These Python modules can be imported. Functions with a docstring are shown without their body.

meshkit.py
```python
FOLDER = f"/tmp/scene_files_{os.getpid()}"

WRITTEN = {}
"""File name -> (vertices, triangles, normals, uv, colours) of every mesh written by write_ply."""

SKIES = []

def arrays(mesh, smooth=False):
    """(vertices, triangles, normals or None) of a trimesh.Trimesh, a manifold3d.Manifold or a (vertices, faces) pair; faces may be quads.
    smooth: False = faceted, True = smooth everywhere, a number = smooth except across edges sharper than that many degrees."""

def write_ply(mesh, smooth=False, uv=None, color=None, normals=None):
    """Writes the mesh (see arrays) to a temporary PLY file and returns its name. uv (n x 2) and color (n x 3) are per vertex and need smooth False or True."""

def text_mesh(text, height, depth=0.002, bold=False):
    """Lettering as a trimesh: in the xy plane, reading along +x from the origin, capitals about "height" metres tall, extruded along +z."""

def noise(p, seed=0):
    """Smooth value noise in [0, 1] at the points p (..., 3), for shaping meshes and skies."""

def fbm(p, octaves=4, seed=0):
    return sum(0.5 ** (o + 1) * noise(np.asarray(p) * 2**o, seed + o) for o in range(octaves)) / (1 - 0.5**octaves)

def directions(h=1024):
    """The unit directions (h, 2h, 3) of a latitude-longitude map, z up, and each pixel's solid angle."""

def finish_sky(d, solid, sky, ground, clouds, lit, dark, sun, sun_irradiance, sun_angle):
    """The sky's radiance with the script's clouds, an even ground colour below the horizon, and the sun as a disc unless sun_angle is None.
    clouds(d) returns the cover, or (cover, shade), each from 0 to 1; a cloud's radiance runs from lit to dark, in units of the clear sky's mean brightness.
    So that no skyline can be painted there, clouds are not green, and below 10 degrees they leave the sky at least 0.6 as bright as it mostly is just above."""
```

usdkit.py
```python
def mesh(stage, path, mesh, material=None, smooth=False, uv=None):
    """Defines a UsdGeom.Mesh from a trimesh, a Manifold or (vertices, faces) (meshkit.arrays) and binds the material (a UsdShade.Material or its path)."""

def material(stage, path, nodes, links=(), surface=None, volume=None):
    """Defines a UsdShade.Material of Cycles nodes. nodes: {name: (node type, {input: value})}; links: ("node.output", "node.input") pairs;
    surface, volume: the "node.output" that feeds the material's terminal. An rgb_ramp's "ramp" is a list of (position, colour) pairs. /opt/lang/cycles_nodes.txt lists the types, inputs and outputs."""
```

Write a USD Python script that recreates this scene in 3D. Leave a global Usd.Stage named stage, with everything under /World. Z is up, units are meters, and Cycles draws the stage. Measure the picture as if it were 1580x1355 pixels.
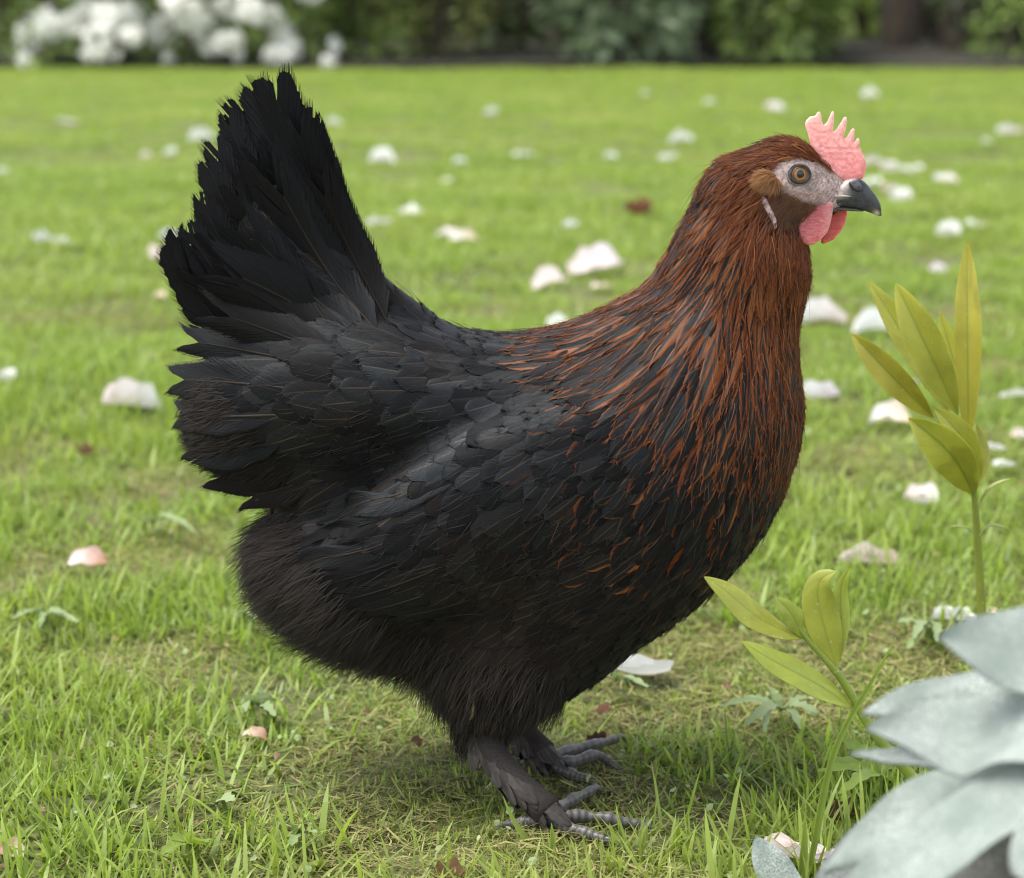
import math, random
import numpy as np
EXPOSURE = 1.85
SUN_DIR = (-0.38, -0.08, 0.92)
SUN_INTENSITY, SUN_ANGLE, SKY_STRENGTH = 0.4, 35.0, 0.1
F_PX, HX, HY = 3400.0, 790.0, 677.5
PITCH = math.atan((677.5 + 30)/3400)
EYE = np.array([0.0, -1.37, 0.52])
FWD = np.array([0, math.cos(PITCH), -math.sin(PITCH)])
UP = np.array([0, math.sin(PITCH), math.cos(PITCH)])
RIGHT = np.array([1.0, 0, 0])
def ray(px, py):
    return FWD + (px - HX)/F_PX*RIGHT - (py - HY)/F_PX*UP
def at(px, py, Y):
    """The point of the plane y = Y that the photograph shows at a pixel."""
    d = ray(px, py)
    return EYE + d*((Y - EYE[1])/d[1])
def ground(px, py, z=0.0):
    d = ray(px, py)
    return EYE + d*((z - EYE[2])/d[2])
def pixel(P):
    q = np.asarray(P) - EYE
    k = q @ FWD
    return np.stack([HX + F_PX*(q @ RIGHT)/k, HY - F_PX*(q @ UP)/k], -1)

import trimesh
import usdkit, meshkit
from pxr import Usd, UsdGeom, UsdLux, UsdShade, Gf, Sdf, Vt
from scipy.spatial import cKDTree
from scipy.ndimage import map_coordinates

stage = Usd.Stage.CreateInMemory()
UsdGeom.SetStageUpAxis(stage, 'Z'); UsdGeom.SetStageMetersPerUnit(stage, 1.0)
UsdGeom.Xform.Define(stage, '/World'); UsdGeom.Scope.Define(stage, '/World/Looks')

# ---------------------------------------------------------------- camera
cam = UsdGeom.Camera.Define(stage, '/World/camera')
cam.CreateHorizontalApertureAttr(36.0); cam.CreateFocalLengthAttr(36.0*F_PX/1580)
cam.CreateFStopAttr(8.0); cam.CreateFocusDistanceAttr(1.335); cam.CreateClippingRangeAttr((0.05, 500.0))
cam.AddTransformOp().Set(Gf.Matrix4d(*RIGHT, 0, *UP, 0, *(-FWD), 0, *EYE, 1))
cam.CreateExposureAttr(EXPOSURE)

# ---------------------------------------------------------------- sky and sun: bright thin overcast
SUN = np.array(SUN_DIR)/np.linalg.norm(SUN_DIR)
usdkit.material(stage, '/World/Looks/sky_look', {
    'sky': ('sky_texture', {'sky_type': 'single_scattering', 'sun_disc': False, 'sun_elevation': math.asin(SUN[2]), 'sun_rotation': math.atan2(SUN[0], SUN[1]), 'aerosol_density': 2.0}),
    'grey': ('hsv', {'saturation': 0.3}),
    'bg': ('background_shader', {'strength': SKY_STRENGTH})},
    [('sky.color', 'grey.color'), ('grey.color', 'bg.color')], surface='bg.background')
dome = UsdLux.DomeLight.Define(stage, '/World/sky')
UsdShade.MaterialBindingAPI.Apply(dome.GetPrim()).Bind(UsdShade.Material.Get(stage, '/World/Looks/sky_look'))
dome.GetPrim().SetCustomDataByKey('kind', 'structure')
sun = UsdLux.DistantLight.Define(stage, '/World/sun')
sun.CreateNormalizeAttr(True); sun.CreateIntensityAttr(SUN_INTENSITY); sun.CreateAngleAttr(SUN_ANGLE); sun.CreateColorAttr((1.0, 0.95, 0.87))
_r = np.cross([0, 0, 1.0], SUN); _r /= np.linalg.norm(_r); _u = np.cross(SUN, _r)
sun.AddTransformOp().Set(Gf.Matrix4d(*_r, 0, *_u, 0, *SUN, 0, 0, 0, 10, 1))

# ---------------------------------------------------------------- helpers
used = {}
def path_of(name, parent='/World'):
    n = used.get((parent, name), 0); used[(parent, name)] = n + 1
    return f'{parent}/{name}' + (f'_{n:03d}' if n else '')

def tag(prim, label=None, category=None, group=None, kind=None):
    for k, v in (('label', label), ('category', category), ('group', group), ('kind', kind)):
        if v:
            prim.SetCustomDataByKey(k, v)
    return prim

class Thing:
    """An Xform at the thing's base; parts are added in world coordinates."""
    def __init__(self, name, base, label, category, group=None):
        self.path = path_of(name); self.base = np.asarray(base, float)
        x = UsdGeom.Xform.Define(stage, self.path); x.AddTranslateOp().Set(Gf.Vec3d(*self.base))
        self.prim = tag(x.GetPrim(), label, category, group)
    def part(self, name, v, f, mat, smooth=True, uv=None, parent=None, label=None, kind=None, **primvars):
        p = path_of(name, parent or self.path)
        m = usdkit.mesh(stage, p, (np.asarray(v) - self.base, f), LOOK(mat), smooth=smooth, uv=uv)
        extra(m, primvars)
        tag(m.GetPrim(), label, kind=kind)
        return p
    def curves(self, name, pts, widths, mat, label=None, kind='stuff', **primvars):
        p = path_of(name, self.path)
        n, k, _ = pts.shape
        c = UsdGeom.BasisCurves.Define(stage, p)
        c.CreateTypeAttr('linear'); c.CreateCurveVertexCountsAttr(Vt.IntArray.FromNumpy(np.full(n, k, np.int32)))
        c.CreatePointsAttr(Vt.Vec3fArray.FromNumpy((pts - self.base).reshape(-1, 3).astype(np.float32)))
        c.CreateWidthsAttr(Vt.FloatArray.FromNumpy(widths.reshape(-1).astype(np.float32))); c.SetWidthsInterpolation('vertex')
        extra(c, primvars)
        UsdShade.MaterialBindingAPI.Apply(c.GetPrim()).Bind(LOOK(mat))
        tag(c.GetPrim(), label, kind=kind)
        return p

def extra(m, primvars):
    for k, a in primvars.items():
        UsdGeom.PrimvarsAPI(m).CreatePrimvar(k, Sdf.ValueTypeNames.Color3fArray, 'vertex').Set(Vt.Vec3fArray.FromNumpy(np.asarray(a, np.float32)))

def single(name, base, v, f, mat, label=None, category=None, group=None, kind=None, smooth=True, uv=None, **primvars):
    """A thing that is one mesh; v in world coordinates."""
    p = path_of(name)
    m = usdkit.mesh(stage, p, (np.asarray(v) - base, f), LOOK(mat), smooth=smooth, uv=uv)
    m.AddTranslateOp().Set(Gf.Vec3d(*map(float, base)))
    extra(m, primvars)
    return tag(m.GetPrim(), label, category, group, kind)

def LOOK(name):
    return UsdShade.Material.Get(stage, '/World/Looks/' + name)
def look(name, nodes, links, surface='p.BSDF'):
    return usdkit.material(stage, '/World/Looks/' + name, nodes, links, surface=surface)

def grid_faces(nu, nv, off=0):
    """Triangles of an nv x nu vertex grid (row by row)."""
    i = (np.arange(nv - 1)[:, None]*nu + np.arange(nu - 1)[None]).ravel()
    q = np.stack([i, i + 1, i + nu + 1, i + nu], 1) + off
    return quads_to_tris(q)
def many_faces(f, n, count):
    """The triangles f of a template of n vertices, for count copies laid one after the other."""
    return (f[None] + (np.arange(count)*n)[:, None, None]).reshape(-1, 3)
def unit(a):
    return a/np.maximum(np.linalg.norm(a, axis=-1, keepdims=True), 1e-12)
def tube(pts, radii, k=8, flat=1.0):
    """A tapered tube along pts with closed ends."""
    pts = np.asarray(pts, float); n = len(pts); radii = np.broadcast_to(radii, n)
    t = unit(np.gradient(pts, axis=0))
    ref = np.array([0.13, 0.97, 0.2]) if abs(t[0] @ [0.13, 0.97, 0.2]) < .9 else np.array([1.0, 0, 0])
    v = []
    for i in range(n):
        a = unit(np.cross(t[i], ref)); b = np.cross(t[i], a)
        an = np.arange(k)/k*2*np.pi
        v.append(pts[i] + radii[i]*(np.cos(an)[:, None]*a + flat*np.sin(an)[:, None]*b))
    v = np.vstack(v + [pts[:1], pts[-1:]])
    f = []
    for i in range(n - 1):
        for j in range(k):
            a, b, c, d = i*k + j, i*k + (j + 1) % k, (i + 1)*k + (j + 1) % k, (i + 1)*k + j
            f += [[a, b, c], [a, c, d]]
    for j in range(k):
        f += [[n*k, (j + 1) % k, j], [n*k + 1, (n - 1)*k + j, (n - 1)*k + (j + 1) % k]]
    return v, np.array(f)
def spline(ctrl, n):
    """A smooth curve through control points."""
    c = np.asarray(ctrl, float)
    if len(c) == 2:
        return c[0] + (c[1] - c[0])*np.linspace(0, 1, n)[:, None]
    from scipy.interpolate import CubicSpline
    s = np.r_[0, np.cumsum(np.linalg.norm(np.diff(c, axis=0), axis=1))]
    return CubicSpline(s, c, bc_type='natural')(np.linspace(0, s[-1], n))
def join(items):
    """(vertices, triangles) of several (v, f)."""
    at_ = np.cumsum([0] + [len(v) for v, _ in items])
    return np.vstack([v for v, _ in items]), np.vstack([f + a for (_, f), a in zip(items, at_)])

# ---------------------------------------------------------------- hen: body field
S = 0.000412                                     # metres per photograph pixel at the hen

def ellipsoid(P, c, r, ang=0.0, yaw=0.0):
    q = P - c
    ca, sa = math.cos(ang), math.sin(ang)
    x, z = q[..., 0]*ca + q[..., 2]*sa, -q[..., 0]*sa + q[..., 2]*ca
    k0 = np.sqrt((x/r[0])**2 + (q[..., 1]/r[1])**2 + (z/r[2])**2)
    k1 = np.sqrt((x/r[0]**2)**2 + (q[..., 1]/r[1]**2)**2 + (z/r[2]**2)**2)
    return k0*(k0 - 1)/np.maximum(k1, 1e-9)

def cone(P, a, b, ra, rb, flat=1.0):
    q = (P - a)*np.array([1, 1/flat, 1]); d = (b - a)*np.array([1, 1/flat, 1])
    t = np.clip((q @ d)/(d @ d), 0, 1)
    return np.linalg.norm(q - t[..., None]*d, axis=-1) - (ra + (rb - ra)*t)

def smin(a, b, k):
    h = np.maximum(k - np.abs(a - b), 0)/k
    return np.minimum(a, b) - h*h*k/4

def hp(px, py, y=0.0):
    p = at(px, py, 0.0); p[1] = y
    return p

def body_field(P):
    """Signed distance (about) to the hen's body, mirrored in y."""
    A = P.copy(); A[..., 1] = np.abs(A[..., 1])
    s = S
    d = ellipsoid(A, hp(1003, 690), np.array([212, 185, 216])*s, math.radians(-65))          # breast
    d = smin(d, ellipsoid(A, hp(828, 780), np.array([285, 205, 232])*s, math.radians(12)), 120*s)   # trunk
    d = smin(d, ellipsoid(A, hp(895, 890), np.array([225, 150, 120])*s, math.radians(40)), 90*s)   # keel
    d = smin(d, ellipsoid(A, hp(770, 975), np.array([150, 150, 105])*s, 0), 90*s)             # belly
    d = smin(d, cone(A, hp(1080, 590), hp(1140, 420), 140*s, 98*s, .85), 100*s)               # neck
    d = smin(d, cone(A, hp(1136, 420), hp(1152, 325), 96*s, 75*s, .8), 50*s)
    d = smin(d, cone(A, hp(1160, 312), hp(1203, 284), 73*s, 65*s, .74), 30*s)                 # skull
    d = smin(d, cone(A, hp(1215, 284), hp(1256, 296), 58*s, 43*s, .76), 26*s)                 # face
    d = smin(d, cone(A, hp(1236, 304), hp(1286, 302), 36*s, 17*s, .8), 26*s)                  # beak root
    rear = ellipsoid(A, hp(562, 890), np.array([178, 165, 118])*s, math.radians(-22))          # fluff
    d = smin(d, rear, 60*s)
    cush = ellipsoid(A, hp(474, 612), np.array([190, 118, 132])*s, math.radians(16))         # cushion before the tail
    cush = smin(cush, ellipsoid(A, hp(650, 615), np.array([190, 150, 105])*s, math.radians(-14)), 110*s)
    cush = smin(cush, cone(A, hp(520, 530), hp(440, 350), 112*s, 70*s, .42), 80*s)               # tail root
    d = smin(d, ellipsoid(A, hp(790, 610), np.array([200, 150, 84])*s, math.radians(-3)), 50*s)   # back
    d = smin(d, ellipsoid(A, hp(540, 745), np.array([120, 105, 90])*s, math.radians(-10)), 40*s)   # hollow below the cushion
    d = smin(d, cush, 48*s)
    wing = ellipsoid(A, hp(745, 755, 158*s), np.array([285, 62, 118])*s, math.radians(29))
    d = smin(d, wing, 24*s)                                                                # folded wing
    th = cone(A, hp(765, 1010, 85*s), hp(738, 1112, 105*s), 92*s, 30*s)
    d = smin(d, th, 50*s)                                                                 # thigh
    return d

def axis(spans):
    """Grid lines from (start, step) pairs; the last pair's start ends it."""
    out = []
    for (a, h), (b, _) in zip(spans, spans[1:]):
        n = max(1, int(round((b - a)/h)))
        out.append(np.linspace(a, b, n, endpoint=False))
    return np.concatenate(out + [[spans[-1][0]]])

def surface_nets(F, X, Y, Z):
    """The zero surface of F on the grid X, Y, Z: (vertices, quads)."""
    nx, ny, nz = F.shape
    G = [X, Y, Z]
    acc = np.zeros((nx-1, ny-1, nz-1, 3)); cnt = np.zeros((nx-1, ny-1, nz-1))
    quads = []
    I = np.meshgrid(X, Y, Z, indexing='ij')
    ins = F < 0
    for ax in range(3):
        lo = [slice(None)]*3; hi = [slice(None)]*3
        lo[ax] = slice(0, -1); hi[ax] = slice(1, None)
        lo, hi = tuple(lo), tuple(hi)
        cross = ins[lo] != ins[hi]
        w = np.argwhere(cross)
        f0, f1 = F[lo][cross], F[hi][cross]
        t = f0/(f0 - f1)
        p = np.stack([g[lo][cross]*(1-t) + g[hi][cross]*t for g in I], 1)
        b, c = [k for k in range(3) if k != ax]
        for db in (0, -1):
            for dc in (0, -1):
                k = w.copy(); k[:, b] += db; k[:, c] += dc
                ok = (k >= 0).all(1) & (k[:, 0] < nx-1) & (k[:, 1] < ny-1) & (k[:, 2] < nz-1)
                np.add.at(acc, tuple(k[ok].T), p[ok]); np.add.at(cnt, tuple(k[ok].T), 1)
        ok = (w[:, b] > 0) & (w[:, c] > 0) & (w[:, b] < F.shape[b]-1) & (w[:, c] < F.shape[c]-1)
        w2, flip = w[ok], ins[lo][cross][ok]
        q = []
        for db, dc in ((0, 0), (-1, 0), (-1, -1), (0, -1)):
            k = w2.copy(); k[:, b] += db; k[:, c] += dc
            q.append(k)
        q = np.stack(q, 1)
        if ax == 1:
            flip = ~flip
        q[~flip] = q[~flip][:, ::-1]
        quads.append(q)
    number = -np.ones(cnt.shape, int)
    has = cnt > 0
    number[has] = np.arange(has.sum())
    v = acc[has]/cnt[has][:, None]
    q = np.concatenate(quads)
    f = number[q[..., 0], q[..., 1], q[..., 2]]
    return v, f[(f >= 0).all(1)]

def quads_to_tris(f):
    return np.vstack([f[:, [0, 1, 2]], f[:, [0, 2, 3]]])

# ---------------------------------------------------------------- materials
def leaf_look(name, dark, light, translucent=0.35, rough=0.45, spec=0.4, patch=0.0, patch_colour=(0.2, 0.2, 0.05), patch_scale=1.5, trans=None):
    """A leaf: colour by the mesh's tint (r: towards patch_colour, g: dark to light, b: along the leaf), partly translucent; patch varies the colour over the ground."""
    look(name, {
        'at': ('attribute', {'attribute': 'tint'}), 'sep': ('separate_color', {}),
        'geo': ('geometry', {}), 'n': ('noise_texture', {'scale': patch_scale, 'detail': 3.0}),
        'pm': ('map_range', {'from_min': 0.42, 'from_max': 0.66, 'to_min': 0.0, 'to_max': patch, 'clamp': True}),
        'c1': ('mix', {'color1': dark, 'color2': light}),
        'dry': ('math', {'math_type': 'maximum'}),
        'c2': ('mix', {'color2': patch_colour}),
        'p': ('principled_bsdf', {'roughness': rough, 'specular_ior_level': spec}),
        'hs': ('hsv', {'saturation': 1.08, 'value': 1.1 if trans is None else trans}),
        't': ('translucent_bsdf', {}), 'm': ('mix_closure', {'fac': translucent})},
        [('at.color', 'sep.color'), ('geo.position', 'n.vector'), ('n.fac', 'pm.value'), ('sep.g', 'c1.fac'), ('c1.color', 'c2.color1'),
         ('sep.r', 'dry.value1'), ('pm.result', 'dry.value2'), ('dry.value', 'c2.fac'), ('c2.color', 'p.base_color'), ('c2.color', 'hs.color'), ('hs.color', 't.color'),
         ('p.BSDF', 'm.closure1'), ('t.BSDF', 'm.closure2')], surface='m.closure')

leaf_look('grass_look', (0.070, 0.135, 0.013), (0.28, 0.40, 0.066), 0.46, .45, .45, .4, (0.38, 0.39, 0.11), 1.1)
leaf_look('thatch_look', (0.08, 0.08, 0.026), (0.31, 0.29, 0.12), 0.15, .8, .15)
leaf_look('clover_look', (0.11, 0.17, 0.05), (0.28, 0.35, 0.17), 0.25, .5, .4)
leaf_look('litter_look', (0.06, 0.03, 0.018), (0.26, 0.16, 0.10), 0.1, .7, .2)
leaf_look('shrub_look', (0.05, 0.085, 0.015), (0.36, 0.48, 0.14), 0.25, .4, .5)
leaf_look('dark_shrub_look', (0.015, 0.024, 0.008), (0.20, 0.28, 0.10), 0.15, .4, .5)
leaf_look('olive_shrub_look', (0.10, 0.115, 0.03), (0.28, 0.31, 0.09), 0.25, .5, .4)
leaf_look('grey_shrub_look', (0.06, 0.095, 0.04), (0.42, 0.53, 0.31), 0.2, .4, .5)
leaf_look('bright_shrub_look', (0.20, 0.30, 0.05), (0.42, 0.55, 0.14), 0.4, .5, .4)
leaf_look('bloom_look', (0.84, 0.84, 0.79), (0.93, 0.93, 0.90), 0.45, .6, .3, trans=1.0)
look('bark_look', {'geo': ('geometry', {}), 'n': ('noise_texture', {'scale': 18.0, 'detail': 5.0}),
    'r': ('rgb_ramp', {'ramp': [(0.3, (0.02, 0.015, 0.01)), (0.7, (0.10, 0.075, 0.055))]}), 'b': ('bump', {'strength': 0.6, 'distance': 0.02}),
    'p': ('principled_bsdf', {'roughness': 0.9})},
    [('geo.position', 'n.vector'), ('n.fac', 'r.fac'), ('r.color', 'p.base_color'), ('n.fac', 'b.height'), ('b.normal', 'p.normal')])
look('soil_look', {'geo': ('geometry', {}), 'n': ('noise_texture', {'scale': 90.0, 'detail': 6.0, 'roughness': .7}), 'n2': ('noise_texture', {'scale': 7.0, 'detail': 3.0}),
    'r': ('rgb_ramp', {'ramp': [(0.3, (0.03, 0.022, 0.012)), (0.55, (0.10, 0.085, 0.04)), (0.75, (0.20, 0.16, 0.08))]}),
    'g': ('rgb_ramp', {'ramp': [(0.40, (0.05, 0.08, 0.015)), (0.65, (0.14, 0.17, 0.03))]}), 'm': ('mix', {'fac': 0.5}),
    'b': ('bump', {'strength': 0.7, 'distance': 0.006}), 'p': ('principled_bsdf', {'roughness': 0.95})},
    [('geo.position', 'n.vector'), ('geo.position', 'n2.vector'), ('n.fac', 'r.fac'), ('n2.fac', 'g.fac'), ('n2.fac', 'm.fac'), ('r.color', 'm.color1'), ('g.color', 'm.color2'), ('m.color', 'p.base_color'), ('n.fac', 'b.height'), ('b.normal', 'p.normal')])
look('bed_soil_look', {'geo': ('geometry', {}), 'n': ('noise_texture', {'scale': 12.0, 'detail': 6.0}),
    'r': ('rgb_ramp', {'ramp': [(0.3, (0.008, 0.007, 0.004)), (0.7, (0.030, 0.026, 0.014))]}), 'p': ('principled_bsdf', {'roughness': 0.95})},
    [('geo.position', 'n.vector'), ('n.fac', 'r.fac'), ('r.color', 'p.base_color')])
# petals: tint is the petal's own colour
look('petal_look', {'at': ('attribute', {'attribute': 'tint'}), 'tc': ('texture_coordinate', {}), 'mp': ('mapping', {'scale': (26.0, 2.0, 1.0)}), 'n': ('noise_texture', {'scale': 1.0, 'detail': 3.0}),
    'mr': ('map_range', {'from_min': 0.3, 'from_max': 0.7, 'to_min': 0.86, 'to_max': 1.0}), 'mul': ('mix', {'mix_type': 'multiply', 'fac': 1.0}),
    'b': ('bump', {'strength': 0.25, 'distance': 0.001}), 'p': ('principled_bsdf', {'roughness': 0.55, 'specular_ior_level': 0.3}), 't': ('translucent_bsdf', {}), 'm': ('mix_closure', {'fac': 0.3})},
    [('tc.UV', 'mp.vector'), ('mp.vector', 'n.vector'), ('n.fac', 'mr.value'), ('at.color', 'mul.color1'), ('mr.result', 'mul.color2'), ('mul.color', 'p.base_color'), ('mul.color', 't.color'),
     ('n.fac', 'b.height'), ('b.normal', 'p.normal'), ('p.BSDF', 'm.closure1'), ('t.BSDF', 'm.closure2')], surface='m.closure')
# young laurel leaves: veins in uv
look('laurel_look', {'tc': ('texture_coordinate', {}), 'at': ('attribute', {'attribute': 'tint'}), 'sx': ('separate_xyz', {}),
    'u2': ('math', {'math_type': 'multiply_add', 'value2': 2.0, 'value3': -1.0}), 'au': ('math', {'math_type': 'absolute'}),
    'k': ('math', {'math_type': 'multiply', 'value2': 9.0}), 'v': ('math', {'math_type': 'multiply', 'value2': 52.0}), 'd': ('math', {'math_type': 'subtract'}),
    'w': ('math', {'math_type': 'sine'}), 'vein': ('map_range', {'from_min': 0.86, 'from_max': 1.0, 'to_min': 0.0, 'to_max': 0.16, 'clamp': True}),
    'rib': ('map_range', {'from_min': 0.03, 'from_max': 0.11, 'to_min': 0.65, 'to_max': 0.0, 'clamp': True}), 'mx': ('math', {'math_type': 'maximum'}),
    'geo': ('geometry', {}), 'n': ('noise_texture', {'scale': 60.0, 'detail': 3.0}), 'nr': ('map_range', {'from_min': 0.3, 'from_max': 0.7, 'to_min': 0.9, 'to_max': 1.08}),
    'mul': ('mix', {'mix_type': 'multiply', 'fac': 1.0}), 'c': ('mix', {'color2': (0.22, 0.27, 0.045)}), 'sp': ('noise_texture', {'scale': 420.0, 'detail': 2.0}), 'spr': ('map_range', {'from_min': 0.66, 'from_max': 0.74, 'to_min': 0.0, 'to_max': 0.6, 'clamp': True}), 'c3': ('mix', {'color2': (0.50, 0.46, 0.24)}),
    'b': ('bump', {'strength': 0.35, 'distance': 0.0007, 'invert': True}), 'p': ('principled_bsdf', {'roughness': 0.32, 'specular_ior_level': 0.5}), 't': ('translucent_bsdf', {}), 'm': ('mix_closure', {'fac': 0.38})},
    [('tc.UV', 'sx.vector'), ('sx.x', 'u2.value1'), ('u2.value', 'au.value1'), ('au.value', 'k.value1'), ('sx.y', 'v.value1'), ('v.value', 'd.value1'), ('k.value', 'd.value2'), ('d.value', 'w.value1'),
     ('w.value', 'vein.value'), ('au.value', 'rib.value'), ('vein.result', 'mx.value1'), ('rib.result', 'mx.value2'), ('geo.position', 'n.vector'), ('n.fac', 'nr.value'),
     ('at.color', 'mul.color1'), ('nr.result', 'mul.color2'), ('mul.color', 'c.color1'), ('mx.value', 'c.fac'), ('geo.position', 'sp.vector'), ('sp.fac', 'spr.value'), ('c.color', 'c3.color1'), ('spr.result', 'c3.fac'), ('c3.color', 'p.base_color'), ('c3.color', 't.color'),
     ('mx.value', 'b.height'), ('b.normal', 'p.normal'), ('p.BSDF', 'm.closure1'), ('t.BSDF', 'm.closure2')], surface='m.closure')
# felted silver leaves
look('felt_look', {'geo': ('geometry', {}), 'n': ('noise_texture', {'scale': 900.0, 'detail': 3.0}), 'n2': ('noise_texture', {'scale': 45.0, 'detail': 4.0}),
    'at': ('attribute', {'attribute': 'tint'}), 'r': ('map_range', {'from_min': 0.35, 'from_max': 0.68, 'to_min': 0.0, 'to_max': 0.9, 'clamp': True}), 'r2': ('map_range', {'from_min': 0.35, 'from_max': 0.7, 'to_min': 0.15, 'to_max': 1.0, 'clamp': True}),
    'f': ('math', {'math_type': 'multiply'}), 'c': ('mix', {'color2': (0.46, 0.495, 0.465)}),
    'b': ('bump', {'strength': 0.5, 'distance': 0.0008}), 'p': ('principled_bsdf', {'roughness': 0.85, 'specular_ior_level': 0.15, 'sheen_weight': 0.4, 'sheen_roughness': 0.4}), 't': ('translucent_bsdf', {}), 'm': ('mix_closure', {'fac': 0.12})},
    [('geo.position', 'n.vector'), ('geo.position', 'n2.vector'), ('n.fac', 'r.value'), ('n2.fac', 'r2.value'), ('r.result', 'f.value1'), ('r2.result', 'f.value2'), ('at.color', 'c.color1'), ('f.value', 'c.fac'),
     ('c.color', 'p.base_color'), ('c.color', 't.color'), ('n.fac', 'b.height'), ('b.normal', 'p.normal'), ('p.BSDF', 'm.closure1'), ('t.BSDF', 'm.closure2')], surface='m.closure')
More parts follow.
